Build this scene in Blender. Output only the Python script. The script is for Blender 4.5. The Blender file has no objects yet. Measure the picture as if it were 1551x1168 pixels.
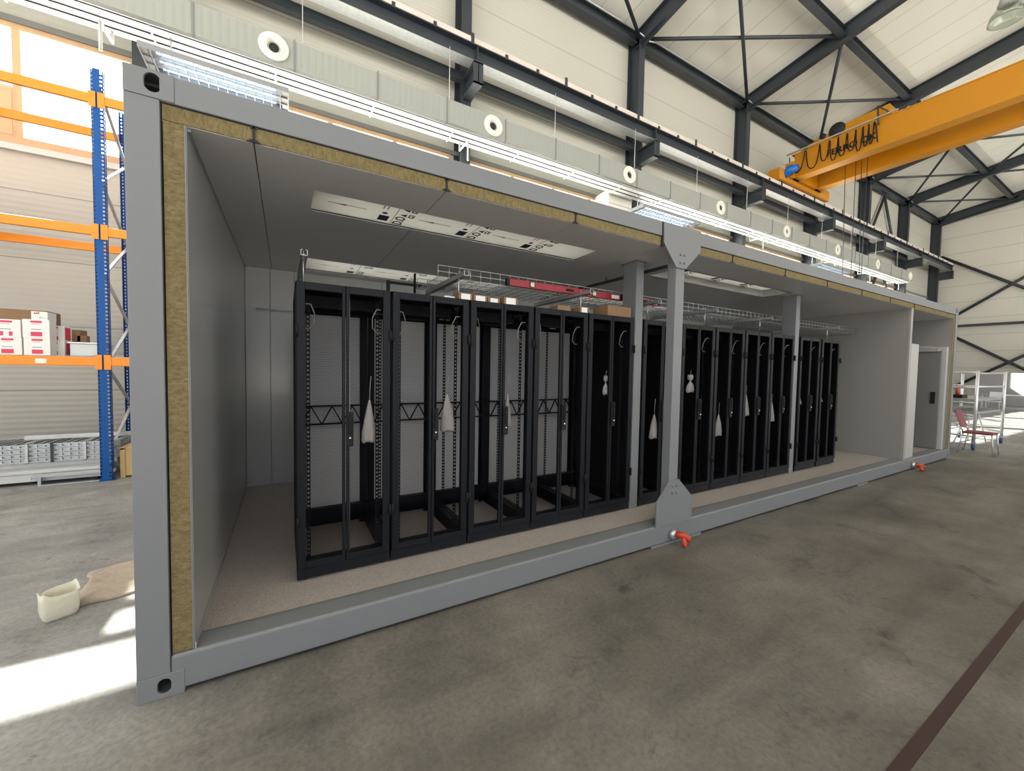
import bpy, bmesh, math, random
from mathutils import Vector, Matrix, Euler
random.seed(7)
S = bpy.context.scene
COL = S.collection
PI = math.pi

# ------------------------------------------------------------------ camera
cam_data = bpy.data.cameras.new('camera'); cam = bpy.data.objects.new('camera', cam_data); COL.objects.link(cam)
cam_data.sensor_fit = 'HORIZONTAL'; cam_data.sensor_width = 36.0
cam_data.lens = 36.0 * 598.53 / 1551.0
cam_data.clip_end = 300; cam_data.clip_start = 0.05
def _R(a, b, c):
    return (Matrix.Rotation(a, 3, 'Z') @ Matrix.Rotation(b, 3, 'X') @ Matrix.Rotation(c, 3, 'Y'))
_r = _R(-0.5205, -0.0416, -0.0173)
_m = Matrix((_r.col[0], _r.col[2], -_r.col[1])).transposed().to_4x4()
_m.translation = Vector((0.6253, -2.4557, 1.6396))
cam.matrix_world = _m
S.camera = cam

# ------------------------------------------------------------------ light
S.view_settings.view_transform = 'Standard'; S.view_settings.look = 'None'
S.view_settings.gamma = 1.0; S.view_settings.use_curve_mapping = False
S.view_settings.exposure = 0.35
wd = bpy.data.worlds.new('world'); S.world = wd; wd.use_nodes = True
nt = wd.node_tree; nt.nodes.clear()
wo = nt.nodes.new('ShaderNodeOutputWorld'); bg = nt.nodes.new('ShaderNodeBackground')
tc = nt.nodes.new('ShaderNodeTexCoord'); sx = nt.nodes.new('ShaderNodeSeparateXYZ')
cr = nt.nodes.new('ShaderNodeValToRGB'); mr = nt.nodes.new('ShaderNodeMapRange')
mr.inputs['From Min'].default_value = -1; mr.inputs['From Max'].default_value = 1
nt.links.new(tc.outputs['Generated'], sx.inputs[0]); nt.links.new(sx.outputs['Z'], mr.inputs['Value'])
nt.links.new(mr.outputs[0], cr.inputs[0]); nt.links.new(cr.outputs[0], bg.inputs[0]); nt.links.new(bg.outputs[0], wo.inputs[0])
cr.color_ramp.elements[0].position = 0.0; cr.color_ramp.elements[0].color = (3.2, 3.05, 2.7, 1)     # unseen sunlit yard, its glow added to light the roof from below
cr.color_ramp.elements[1].position = 1.0; cr.color_ramp.elements[1].color = (0.62, 0.75, 1.0, 1)
e = cr.color_ramp.elements.new(0.49); e.color = (3.2, 3.05, 2.7, 1)
e = cr.color_ramp.elements.new(0.51); e.color = (0.95, 0.97, 1.0, 1)
# the sky is brighter on the sun's side (+y)
ym = nt.nodes.new('ShaderNodeMapRange'); ym.interpolation_type = 'SMOOTHSTEP'
ym.inputs['From Min'].default_value = -0.1; ym.inputs['From Max'].default_value = 0.75
ym.inputs['To Min'].default_value = 1.3; ym.inputs['To Max'].default_value = 5.5
nt.links.new(sx.outputs['Y'], ym.inputs['Value']); nt.links.new(ym.outputs[0], bg.inputs['Strength'])
sun_d = bpy.data.lights.new('sun', 'SUN'); sun_d.energy = 24.0; sun_d.angle = math.radians(0.6); sun_d.color = (1, 0.95, 0.86)
sun = bpy.data.objects.new('sun', sun_d); COL.objects.link(sun)
sun.rotation_euler = Vector((0.60, -1.0, -0.95)).to_track_quat('-Z', 'Y').to_euler()
sun.location = (-5, 20, 20)

# ------------------------------------------------------------------ materials
def newmat(name):
    m = bpy.data.materials.new(name); m.use_nodes = True
    return m, m.node_tree, m.node_tree.nodes['Principled BSDF']
def N(nt, t, **kw):
    n = nt.nodes.new(t)
    for k, v in kw.items():
        if k in n.inputs: n.inputs[k].default_value = v
        else: setattr(n, k, v)
    return n
def paint(name, col, rough=0.5, metal=0.0, var=0.06, scale=3.0, bump=0.0, bscale=200.0, spec=0.5, coat=0.0, stretch=None):
    """Plain painted / metal surface with a slight tone and roughness variation."""
    m, t, b = newmat(name)
    b.inputs['Roughness'].default_value = rough; b.inputs['Metallic'].default_value = metal
    b.inputs['Specular IOR Level'].default_value = spec
    b.inputs['Coat Weight'].default_value = coat
    tcn = N(t, 'ShaderNodeTexCoord'); nz = N(t, 'ShaderNodeTexNoise', Scale=scale, Detail=4.0)
    if stretch:
        mp = N(t, 'ShaderNodeMapping'); mp.inputs['Scale'].default_value = stretch
        t.links.new(tcn.outputs['Object'], mp.inputs[0]); t.links.new(mp.outputs[0], nz.inputs['Vector'])
    else:
        t.links.new(tcn.outputs['Object'], nz.inputs['Vector'])
    mx = N(t, 'ShaderNodeMix', data_type='RGBA')
    mx.inputs[6].default_value = (*[c * (1 - var) for c in col], 1); mx.inputs[7].default_value = (*[min(1, c * (1 + var)) for c in col], 1)
    t.links.new(nz.outputs['Fac'], mx.inputs[0]); t.links.new(mx.outputs[2], b.inputs['Base Color'])
    if bump:
        n2 = N(t, 'ShaderNodeTexNoise', Scale=bscale, Detail=3.0); bp = N(t, 'ShaderNodeBump', Strength=bump, Distance=0.005)
        t.links.new(tcn.outputs['Object'], n2.inputs['Vector'])
        t.links.new(n2.outputs['Fac'], bp.inputs['Height']); t.links.new(bp.outputs[0], b.inputs['Normal'])
    return m
def lined(name, col, axis, period, rib, rough=0.5, seam=0.55, width=0.012, coat=0.0, ribamt=0.3):
    """Sandwich panel sheet: thin dark seams each `period`, fine ribs each `rib` along one axis."""
    m, t, b = newmat(name); b.inputs['Roughness'].default_value = rough; b.inputs['Coat Weight'].default_value = coat
    tcn = N(t, 'ShaderNodeTexCoord'); sp = N(t, 'ShaderNodeSeparateXYZ'); t.links.new(tcn.outputs['Object'], sp.inputs[0])
    dv = N(t, 'ShaderNodeMath', operation='DIVIDE'); dv.inputs[1].default_value = period
    fr = N(t, 'ShaderNodeMath', operation='FRACT'); lt = N(t, 'ShaderNodeMath', operation='LESS_THAN'); lt.inputs[1].default_value = width / period
    t.links.new(sp.outputs[axis], dv.inputs[0]); t.links.new(dv.outputs[0], fr.inputs[0]); t.links.new(fr.outputs[0], lt.inputs[0])
    mx = N(t, 'ShaderNodeMix', data_type='RGBA')
    mx.inputs[6].default_value = (*col, 1); mx.inputs[7].default_value = (*[c * (1 - seam) for c in col], 1)
    t.links.new(lt.outputs[0], mx.inputs[0])
    nz = N(t, 'ShaderNodeTexNoise', Scale=0.35, Detail=3.0); t.links.new(tcn.outputs['Object'], nz.inputs['Vector'])
    m2 = N(t, 'ShaderNodeMix', data_type='RGBA', blend_type='MULTIPLY'); m2.inputs[0].default_value = 1
    r2 = N(t, 'ShaderNodeMapRange'); r2.inputs['To Min'].default_value = 0.93; r2.inputs['To Max'].default_value = 1.04
    t.links.new(nz.outputs['Fac'], r2.inputs['Value']); t.links.new(mx.outputs[2], m2.inputs[6]); t.links.new(r2.outputs[0], m2.inputs[7])
    t.links.new(m2.outputs[2], b.inputs['Base Color'])
    if rib:
        d2 = N(t, 'ShaderNodeMath', operation='MULTIPLY'); d2.inputs[1].default_value = 2 * PI / rib
        si = N(t, 'ShaderNodeMath', operation='SINE'); bp = N(t, 'ShaderNodeBump', Strength=ribamt, Distance=0.02)
        t.links.new(sp.outputs[axis], d2.inputs[0]); t.links.new(d2.outputs[0], si.inputs[0])
        t.links.new(si.outputs[0], bp.inputs['Height']); t.links.new(bp.outputs[0], b.inputs['Normal'])
    return m
def concrete(name):
    m, t, b = newmat(name)
    tcn = N(t, 'ShaderNodeTexCoord')
    def noise(sc, det=5.0, rough=0.6, mp=None, dist=0.0):
        n = N(t, 'ShaderNodeTexNoise', Scale=sc, Detail=det, Roughness=rough, Distortion=dist)
        if mp:
            q = N(t, 'ShaderNodeMapping'); q.inputs['Scale'].default_value = mp
            t.links.new(tcn.outputs['Object'], q.inputs[0]); t.links.new(q.outputs[0], n.inputs['Vector'])
        else: t.links.new(tcn.outputs['Object'], n.inputs['Vector'])
        return n
    def ramp(src, stops):
        r = N(t, 'ShaderNodeValToRGB')
        els = r.color_ramp.elements
        els[0].position, els[0].color = stops[0][0], (*stops[0][1], 1)
        els[1].position, els[1].color = stops[-1][0], (*stops[-1][1], 1)
        for p, c in stops[1:-1]:
            q = els.new(p); q.color = (*c, 1)
        t.links.new(src.outputs[0], r.inputs[0]); return r
    base = ramp(noise(0.7, 8.0, 0.65), [(0.30, (0.092, 0.084, 0.072)), (0.5, (0.145, 0.134, 0.118)), (0.72, (0.215, 0.200, 0.178))])
    stain = ramp(noise(1.6, 6.0, 0.7, dist=0.6), [(0.30, (0.42, 0.41, 0.40)), (0.42, (0.86, 0.86, 0.86)), (0.7, (1.12, 1.11, 1.09))])
    drag = ramp(noise(1.3, 5.0, 0.6, mp=(0.35, 2.4, 1)), [(0.28, (0.72, 0.71, 0.70)), (0.5, (1, 1, 1)), (0.75, (1.12, 1.11, 1.1))])
    fine = ramp(noise(38, 4.0, 0.7), [(0.3, (0.74, 0.74, 0.74)), (0.6, (1.08, 1.08, 1.08))])
    vo = N(t, 'ShaderNodeTexVoronoi', feature='DISTANCE_TO_EDGE', Scale=0.42)
    wn = noise(2.2, 4.0, 0.6); va = N(t, 'ShaderNodeVectorMath', operation='MULTIPLY_ADD')
    va.inputs[1].default_value = (0.5, 0.5, 0.5); t.links.new(wn.outputs['Color'], va.inputs[0]); t.links.new(tcn.outputs['Object'], va.inputs[2])
    t.links.new(va.outputs[0], vo.inputs['Vector'])
    crack = ramp(vo, [(0.0, (0.86, 0.85, 0.84)), (0.002, (0.92, 0.92, 0.92)), (0.004, (1, 1, 1))])
    # paler, greyer concrete beyond both container ends, with daylight partly painted in
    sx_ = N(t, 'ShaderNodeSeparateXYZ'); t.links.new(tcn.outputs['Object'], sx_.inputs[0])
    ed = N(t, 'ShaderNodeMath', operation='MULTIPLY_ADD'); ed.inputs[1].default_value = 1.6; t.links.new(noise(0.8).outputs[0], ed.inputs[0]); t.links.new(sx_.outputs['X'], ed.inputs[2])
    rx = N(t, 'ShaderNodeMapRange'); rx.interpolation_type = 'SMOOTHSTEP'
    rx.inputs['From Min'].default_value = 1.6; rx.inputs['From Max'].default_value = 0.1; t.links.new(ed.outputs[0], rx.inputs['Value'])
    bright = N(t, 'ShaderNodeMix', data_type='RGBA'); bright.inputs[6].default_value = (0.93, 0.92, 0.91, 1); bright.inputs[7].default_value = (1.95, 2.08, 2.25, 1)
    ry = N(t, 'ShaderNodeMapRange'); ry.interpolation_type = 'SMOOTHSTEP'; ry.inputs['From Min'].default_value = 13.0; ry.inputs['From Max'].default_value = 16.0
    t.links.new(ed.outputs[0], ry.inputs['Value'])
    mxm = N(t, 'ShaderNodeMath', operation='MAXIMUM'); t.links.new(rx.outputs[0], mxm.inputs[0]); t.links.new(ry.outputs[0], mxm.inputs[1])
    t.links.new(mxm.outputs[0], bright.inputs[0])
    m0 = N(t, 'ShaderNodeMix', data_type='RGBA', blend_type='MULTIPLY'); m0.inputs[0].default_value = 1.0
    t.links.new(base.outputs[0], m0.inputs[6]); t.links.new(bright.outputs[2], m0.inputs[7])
    cur = m0.outputs[2]
    spots = ramp(noise(4.5, 5.0, 0.7, dist=1.0), [(0.27, (0.45, 0.44, 0.43)), (0.36, (0.97, 0.97, 0.97)), (0.7, (1.02, 1.02, 1.02))])
    for r in (stain, drag, spots, fine, crack):
        mx = N(t, 'ShaderNodeMix', data_type='RGBA', blend_type='MULTIPLY'); mx.inputs[0].default_value = 1.0
        t.links.new(cur, mx.inputs[6]); t.links.new(r.outputs[0], mx.inputs[7]); cur = mx.outputs[2]
    t.links.new(cur, b.inputs['Base Color'])
    rr = N(t, 'ShaderNodeMapRange'); rr.inputs['To Min'].default_value = 0.42; rr.inputs['To Max'].default_value = 0.75
    t.links.new(noise(0.9).outputs[0], rr.inputs['Value']); t.links.new(rr.outputs[0], b.inputs['Roughness'])
    bp = N(t, 'ShaderNodeBump', Strength=0.18, Distance=0.01); t.links.new(noise(22, 6.0).outputs[0], bp.inputs['Height']); t.links.new(bp.outputs[0], b.inputs['Normal'])
    return m
def wool(name, stretch):
    m, t, b = newmat(name); b.inputs['Roughness'].default_value = 0.95; b.inputs['Specular IOR Level'].default_value = 0.1
    tcn = N(t, 'ShaderNodeTexCoord'); q = N(t, 'ShaderNodeMapping'); q.inputs['Scale'].default_value = stretch
    t.links.new(tcn.outputs['Object'], q.inputs[0])
    n = N(t, 'ShaderNodeTexNoise', Scale=34.0, Detail=9.0, Roughness=0.78, Distortion=0.5); t.links.new(q.outputs[0], n.inputs['Vector'])
    r = N(t, 'ShaderNodeValToRGB'); els = r.color_ramp.elements
    els[0].position = 0.28; els[0].color = (0.11, 0.086, 0.045, 1); els[1].position = 0.75; els[1].color = (0.345, 0.285, 0.16, 1)
    e = els.new(0.5); e.color = (0.225, 0.178, 0.086, 1)
    t.links.new(n.outputs[0], r.inputs[0]); t.links.new(r.outputs[0], b.inputs['Base Color'])
    bp = N(t, 'ShaderNodeBump', Strength=0.7, Distance=0.02); t.links.new(n.outputs[0], bp.inputs['Height']); t.links.new(bp.outputs[0], b.inputs['Normal'])
    return m
def speckle(name, c0, c1, scale=140.0, rough=0.5):
    m, t, b = newmat(name); b.inputs['Roughness'].default_value = rough
    tcn = N(t, 'ShaderNodeTexCoord'); n = N(t, 'ShaderNodeTexNoise', Scale=scale, Detail=3.0, Roughness=0.8); t.links.new(tcn.outputs['Object'], n.inputs['Vector'])
    r = N(t, 'ShaderNodeValToRGB'); r.color_ramp.elements[0].position = 0.36; r.color_ramp.elements[0].color = (*c0, 1)
    r.color_ramp.elements[1].position = 0.62; r.color_ramp.elements[1].color = (*c1, 1)
    t.links.new(n.outputs[0], r.inputs[0]); t.links.new(r.outputs[0], b.inputs['Base Color'])
    return m
def seethrough(name, tint, refl=0.08, rough=0.05):
    m, t, b = newmat(name); t.nodes.remove(b)
    o = t.nodes['Material Output']; tr = N(t, 'ShaderNodeBsdfTransparent'); tr.inputs[0].default_value = (*tint, 1)
    g = N(t, 'ShaderNodeBsdfGlossy', Roughness=rough); g.inputs[0].default_value = (0.8, 0.8, 0.8, 1)
    lw = N(t, 'ShaderNodeLayerWeight', Blend=0.5); mx = N(t, 'ShaderNodeMixShader')
    pw = N(t, 'ShaderNodeMath', operation='POWER'); pw.inputs[1].default_value = 5.0
    sc = N(t, 'ShaderNodeMath', operation='MULTIPLY_ADD'); sc.inputs[1].default_value = refl * 4; sc.inputs[2].default_value = refl * 0.5
    t.links.new(lw.outputs['Facing'], pw.inputs[0]); t.links.new(pw.outputs[0], sc.inputs[0]); t.links.new(sc.outputs[0], mx.inputs[0])
    t.links.new(tr.outputs[0], mx.inputs[1]); t.links.new(g.outputs[0], mx.inputs[2]); t.links.new(mx.outputs[0], o.inputs[0])
    return m
def tinted(name, tint):
    m, t, b = newmat(name); t.nodes.remove(b); tr = N(t, 'ShaderNodeBsdfTransparent'); tr.inputs[0].default_value = (*tint, 1)
    t.links.new(tr.outputs[0], t.nodes['Material Output'].inputs[0]); return m
def perforated(name, col, pitch=0.024, hole=0.36):
    """Punched sheet: round holes on an offset grid let light through."""
    m, t, b = newmat(name)
    o = t.nodes['Material Output']; b.inputs['Base Color'].default_value = (*col, 1); b.inputs['Roughness'].default_value = 0.45
    tcn = N(t, 'ShaderNodeTexCoord'); q = N(t, 'ShaderNodeMapping'); q.inputs['Scale'].default_value = (1 / pitch, 0, 1 / (pitch * 0.866))
    t.links.new(tcn.outputs['Object'], q.inputs[0])
    sp = N(t, 'ShaderNodeSeparateXYZ'); t.links.new(q.outputs[0], sp.inputs[0])
    fl = N(t, 'ShaderNodeMath', operation='FLOOR'); t.links.new(sp.outputs['Z'], fl.inputs[0])
    hf = N(t, 'ShaderNodeMath', operation='MULTIPLY'); hf.inputs[1].default_value = 0.5; t.links.new(fl.outputs[0], hf.inputs[0])
    ad = N(t, 'ShaderNodeMath', operation='ADD'); t.links.new(sp.outputs['X'], ad.inputs[0]); t.links.new(hf.outputs[0], ad.inputs[1])
    def cen(s):
        f = N(t, 'ShaderNodeMath', operation='FRACT'); t.links.new(s, f.inputs[0])
        u = N(t, 'ShaderNodeMath', operation='SUBTRACT'); u.inputs[1].default_value = 0.5; t.links.new(f.outputs[0], u.inputs[0])
        p = N(t, 'ShaderNodeMath', operation='POWER'); p.inputs[1].default_value = 2; t.links.new(u.outputs[0], p.inputs[0]); return p
    a, c = cen(ad.outputs[0]), cen(sp.outputs['Z'])
    sm = N(t, 'ShaderNodeMath', operation='ADD'); t.links.new(a.outputs[0], sm.inputs[0]); t.links.new(c.outputs[0], sm.inputs[1])
    lt = N(t, 'ShaderNodeMath', operation='LESS_THAN'); lt.inputs[1].default_value = hole * hole; t.links.new(sm.outputs[0], lt.inputs[0])
    tr = N(t, 'ShaderNodeBsdfTransparent'); mx = N(t, 'ShaderNodeMixShader')
    ma = N(t, 'ShaderNodeMath', operation='MULTIPLY_ADD'); ma.inputs[1].default_value = 0.22; ma.inputs[2].default_value = 0.25; t.links.new(lt.outputs[0], ma.inputs[0])
    t.links.new(ma.outputs[0], mx.inputs[0]); t.links.new(b.outputs[0], mx.inputs[1]); t.links.new(tr.outputs[0], mx.inputs[2]); t.links.new(mx.outputs[0], o.inputs[0])
    return m
def glow(name, col, strength):
    m, t, b = newmat(name); b.inputs['Emission Color'].default_value = (*col, 1); b.inputs['Emission Strength'].default_value = strength
    b.inputs['Base Color'].default_value = (*col, 1); return m
def plastic(name, col, trans=0.3):
    m, t, b = newmat(name); b.inputs['Base Color'].default_value = (*col, 1); b.inputs['Roughness'].default_value = 0.4
    o = t.nodes['Material Output']; tl = N(t, 'ShaderNodeBsdfTranslucent'); tl.inputs[0].default_value = (*col, 1); mx = N(t, 'ShaderNodeMixShader'); mx.inputs[0].default_value = trans
    nz = N(t, 'ShaderNodeTexNoise', Scale=45.0, Detail=4.0); bp = N(t, 'ShaderNodeBump', Strength=0.5, Distance=0.01)
    tcn = N(t, 'ShaderNodeTexCoord'); t.links.new(tcn.outputs['Object'], nz.inputs['Vector']); t.links.new(nz.outputs[0], bp.inputs['Height']); t.links.new(bp.outputs[0], b.inputs['Normal'])
    t.links.new(b.outputs[0], mx.inputs[1]); t.links.new(tl.outputs[0], mx.inputs[2]); t.links.new(mx.outputs[0], o.inputs[0]); return m

M = dict(
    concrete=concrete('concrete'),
    wall=lined('wall_panel', (0.49, 0.477, 0.43), 'Z', 1.12, 0.095, 0.45, 0.5, 0.016, ribamt=0.12),
    endwall=lined('end_wall_panel', (0.66, 0.64, 0.58), 'Z', 1.12, 0.0, 0.45, 0.35, 0.03),
    roof=lined('roof_panel', (0.80, 0.785, 0.71), 'X', 1.0, 0.0, 0.45, 0.4, 0.022),
    steel=paint('anthracite_steel', (0.030, 0.037, 0.046), 0.42, var=0.15),
    rail=paint('rail_steel', (0.62, 0.55, 0.50), 0.5, 0.0, var=0.2),
    galv=paint('galvanised', (0.55, 0.57, 0.58), 0.38, 0.75, var=0.18, scale=12),
    zinc=paint('zinc_light', (0.58, 0.58, 0.57), 0.45, 0.15, var=0.08, scale=8),
    duct=lined('duct_sheet', (0.31, 0.325, 0.30), 'X', 0.12, 0.12, 0.5, 0.06, 0.01, ribamt=0.12),
    cream=paint('cream_plastic', (0.80, 0.77, 0.68), 0.4),
    dark=paint('dark_void', (0.012, 0.012, 0.014), 0.7),
    frame=paint('warm_window_frame', (0.62, 0.40, 0.23), 0.45),
    trimgrey=paint('grey_trim', (0.20, 0.20, 0.20), 0.5),
    glass=seethrough('window_glass', (0.95, 0.97, 0.97), 0.08, 0.02),
    cont=paint('container_grey', (0.168, 0.174, 0.184), 0.45, var=0.03, scale=2, bump=0.04, bscale=400),
    panel=paint('inner_panel_grey', (0.38, 0.38, 0.375), 0.22, var=0.03, scale=1.5, coat=0.15),
    ceilp=paint('ceiling_panel_grey', (0.70, 0.697, 0.69), 0.30, var=0.04, scale=1.5),
    edge=paint('light_edge_trim', (0.30, 0.295, 0.28), 0.45),
    part=paint('partition_skin', (0.25, 0.243, 0.228), 0.5),
    railtop=paint('rail_top_grey', (0.15, 0.153, 0.148), 0.55),
    vinyl=speckle('speckled_vinyl', (0.25, 0.215, 0.195), (0.46, 0.41, 0.375), 140, 0.38),
    vinylback=speckle('smooth_vinyl', (0.30, 0.28, 0.265), (0.36, 0.335, 0.315), 30, 0.22),
    woolv=wool('mineral_wool_upright', (1.0, 1.0, 2.2)),
    woolh=wool('mineral_wool_flat', (2.6, 1.0, 0.9)),
    board=plastic('white_board', (0.92, 0.92, 0.91), 0.68),
    print=paint('black_print', (0.03, 0.03, 0.04), 0.6),
    navy=paint('navy_print', (0.03, 0.035, 0.09), 0.6),
    rack=paint('black_rack_paint', (0.008, 0.009, 0.012), 0.46, var=0.1, scale=6, spec=0.17),
    rackin=paint('black_rack_inside', (0.010, 0.010, 0.012), 0.6, var=0.1, spec=0.2),
    pane=tinted('smoked_pane', (0.86, 0.86, 0.87)),
    mesh=perforated('perforated_sheet', (0.72, 0.70, 0.68)),
    chrome=paint('chrome', (0.75, 0.75, 0.75), 0.15, 1.0),
    grey=paint('mid_grey', (0.33, 0.33, 0.33), 0.5),
    wire=paint('pale_wire', (0.45, 0.44, 0.40), 0.5),
    bag=plastic('bag_plastic', (0.52, 0.48, 0.45), 0.25),
    red=paint('level_red', (0.34, 0.012, 0.022), 0.35),
    black=paint('black_plastic', (0.012, 0.012, 0.012), 0.5, spec=0.2),
    vial=paint('vial_yellow', (0.75, 0.72, 0.5), 0.3),
    white=paint('white_label', (0.82, 0.81, 0.80), 0.5, var=0.02),
    card=paint('cardboard', (0.25, 0.145, 0.075), 0.75, var=0.12, scale=10),
    carton=paint('white_carton', (0.80, 0.79, 0.76), 0.6, var=0.04),
    magenta=paint('red_label', (0.66, 0.04, 0.10), 0.5),
    pinkl=paint('pink_label', (0.85, 0.45, 0.48), 0.5),
    bluer=paint('racking_blue', (0.0, 0.075, 0.30), 0.45, var=0.1, spec=0.3),
    orange=paint('racking_orange', (0.86, 0.27, 0.008), 0.42, var=0.06),
    crane=paint('crane_yellow', (0.50, 0.205, 0.004), 0.38, var=0.05, scale=1),
    motor=paint('motor_blue', (0.01, 0.13, 0.52), 0.4),
    twist=paint('twist_lock_red', (0.46, 0.045, 0.018), 0.45),
    alu=paint('aluminium', (0.72, 0.72, 0.72), 0.35, 0.6),
    wood=paint('pine_wood', (0.62, 0.42, 0.20), 0.6, var=0.2, scale=4, stretch=(8, 8, 0.7)),
    fleece=paint('beige_fleece', (0.42, 0.35, 0.28), 0.95, var=0.2, scale=30, bump=0.9, bscale=90, spec=0.1),
    canister=plastic('canister_plastic', (0.80, 0.77, 0.64), 0.3),
    bin=paint('pale_bin', (0.62, 0.66, 0.66), 0.3),
    lamp=glow('fluorescent_tube', (0.66, 0.83, 1.0), 7.0),
    fitgrey=paint('light_fitting_grey', (0.24, 0.25, 0.26), 0.45),
    maroon=paint('floor_rail_paint', (0.035, 0.016, 0.015), 0.6),
    seat=paint('maroon_seat', (0.22, 0.035, 0.05), 0.55),
    caster=paint('caster_blue', (0.03, 0.06, 0.16), 0.5),
    glasslamp=seethrough('lamp_shade_plastic', (0.80, 0.84, 0.80), 0.16, 0.15),
    offwhite=paint('door_leaf_grey', (0.17, 0.168, 0.16), 0.45, var=0.02),
    jamb=paint('bright_jamb', (0.42, 0.415, 0.395), 0.35, var=0.02),
)

# ------------------------------------------------------------------ mesh builder
def wloc(o):
    v = Vector((0, 0, 0))
    while o is not None: v += o.location; o = o.parent
    return v
class MB:
    def __init__(s): s.v = []; s.f = []; s.mi = []; s.sm = []
    def add(s, vs, fs, mi=0, smooth=False):
        n = len(s.v); s.v += [Vector(p) for p in vs]
        for f in fs: s.f.append([n + i for i in f]); s.mi.append(mi); s.sm.append(smooth)
        return s
    def box(s, x0, x1, y0, y1, z0, z1, mi=0):
        return s.add([(x0, y0, z0), (x1, y0, z0), (x1, y1, z0), (x0, y1, z0), (x0, y0, z1), (x1, y0, z1), (x1, y1, z1), (x0, y1, z1)],
                     [(3, 2, 1, 0), (4, 5, 6, 7), (0, 1, 5, 4), (1, 2, 6, 5), (2, 3, 7, 6), (3, 0, 4, 7)], mi)
    def bar(s, p, q, w, h, up=(0, 0, 1), mi=0, ow=0.0, oh=0.0):
        """box from p to q, w wide across, h high along `up`, shifted by ow / oh"""
        p, q = Vector(p), Vector(q); d = (q - p).normalized(); u = Vector(up)
        a = d.cross(u).normalized(); u = a.cross(d).normalized()
        p = p + a * ow + u * oh; q = q + a * ow + u * oh
        vs = [c + a * (i * w / 2) + u * (j * h / 2) for c in (p, q) for i, j in ((-1, -1), (1, -1), (1, 1), (-1, 1))]
        return s.add(vs, [(0, 1, 2, 3), (7, 6, 5, 4), (0, 4, 5, 1), (1, 5, 6, 2), (2, 6, 7, 3), (3, 7, 4, 0)], mi)
    def ibeam(s, p, q, b, h, tf=0.02, tw=0.012, up=(0, 0, 1), mi=0):
        s.bar(p, q, b, tf, up, mi, 0, h / 2 - tf / 2); s.bar(p, q, b, tf, up, mi, 0, -h / 2 + tf / 2); s.bar(p, q, tw, h - 2 * tf, up, mi); return s
    def tube(s, pts, r, n=8, mi=0, cap=True, closed=False):
        pts = [Vector(p) for p in pts]; rs = r if isinstance(r, (list, tuple)) else [r] * len(pts)
        vs = []; K = len(pts); ref = None
        for i, p in enumerate(pts):
            if closed: d = pts[(i + 1) % K] - pts[i - 1]
            else: d = pts[min(i + 1, K - 1)] - pts[max(i - 1, 0)]
            d.normalize()
            if ref is None: ref = Vector((0, 0, 1)) if abs(d.z) < 0.9 else Vector((1, 0, 0))
            a = d.cross(ref)
            if a.length < 1e-5: a = d.orthogonal()
            a.normalize(); b = a.cross(d).normalized(); ref = b
            vs += [p + (a * math.cos(2 * PI * k / n) + b * math.sin(2 * PI * k / n)) * rs[i] for k in range(n)]
        fs = []
        for i in range(K if closed else K - 1):
            j = (i + 1) % K
            fs += [(i * n + k, i * n + (k + 1) % n, j * n + (k + 1) % n, j * n + k) for k in range(n)]
        if cap and not closed: fs += [tuple(range(n))[::-1], tuple((K - 1) * n + k for k in range(n))]
        return s.add(vs, fs, mi, True)
    def cyl(s, p, q, r, n=16, mi=0): return s.tube([p, q], r, n, mi)
    def prism(s, poly, axis, a, b, mi=0):
        """poly: 2-D outline in the plane of the other two axes (x,z for axis y ...), extruded from a to b"""
        n = len(poly)
        def P(u, v, w): return {'x': (w, u, v), 'y': (u, w, v), 'z': (u, v, w)}[axis]
        vs = [P(u, v, a) for u, v in poly] + [P(u, v, b) for u, v in poly]
        fs = [tuple(range(n)), tuple(range(2 * n - 1, n - 1, -1))] + [(i, n + i, n + (i + 1) % n, (i + 1) % n) for i in range(n)]
        return s.add(vs, fs, mi)
    def lathe(s, prof, c, axis='z', n=24, mi=0, sx=1.0):
        c = Vector(c); vs = []
        for r, h in prof:
            for k in range(n):
                a = 2 * PI * k / n; u, v = r * math.cos(a) * sx, r * math.sin(a)
                vs.append(c + Vector({'z': (u, v, h), 'y': (u, h, v), 'x': (h, u, v)}[axis]))
        fs = []
        for i in range(len(prof) - 1): fs += [(i * n + k, i * n + (k + 1) % n, (i + 1) * n + (k + 1) % n, (i + 1) * n + k) for k in range(n)]
        return s.add(vs, fs, mi, True)
    def holed(s, x0, x1, z0, z1, y0, y1, cx, cz, hw, hh, n=40, rr=None, mi=0):
        """plate in x/z from y0 (front) to y1 with a rounded hole"""
        rr = rr or min(hw, hh); ring = []; out = []
        for k in range(n):
            a = 2 * PI * k / n; dx, dz = math.cos(a), math.sin(a)
            hx = (hw - rr) * (1 if dx >= 0 else -1) + rr * dx; hz = (hh - rr) * (1 if dz >= 0 else -1) + rr * dz
            ring.append((cx + hx, cz + hz))
            tx = ((x1 - cx) if dx > 0 else (cx - x0)) / max(abs(dx), 1e-9); tz = ((z1 - cz) if dz > 0 else (cz - z0)) / max(abs(dz), 1e-9)
            tt = min(tx, tz); out.append((cx + dx * tt, cz + dz * tt))
        for X, Z in ((x0, z0), (x1, z0), (x1, z1), (x0, z1)):      # snap nearest outline point to each corner
            k = min(range(n), key=lambda i: (out[i][0] - X) ** 2 + (out[i][1] - Z) ** 2); out[k] = (X, Z)
        vs = [(x, y0, z) for x, z in out] + [(x, y0, z) for x, z in ring] + [(x, y1, z) for x, z in out] + [(x, y1, z) for x, z in ring]
        fs = []
        for k in range(n):
            j = (k + 1) % n
            fs += [(k, j, n + j, n + k), (2 * n + j, 2 * n + k, 3 * n + k, 3 * n + j), (n + k, n + j, 3 * n + j, 3 * n + k), (j, k, 2 * n + k, 2 * n + j)]
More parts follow.
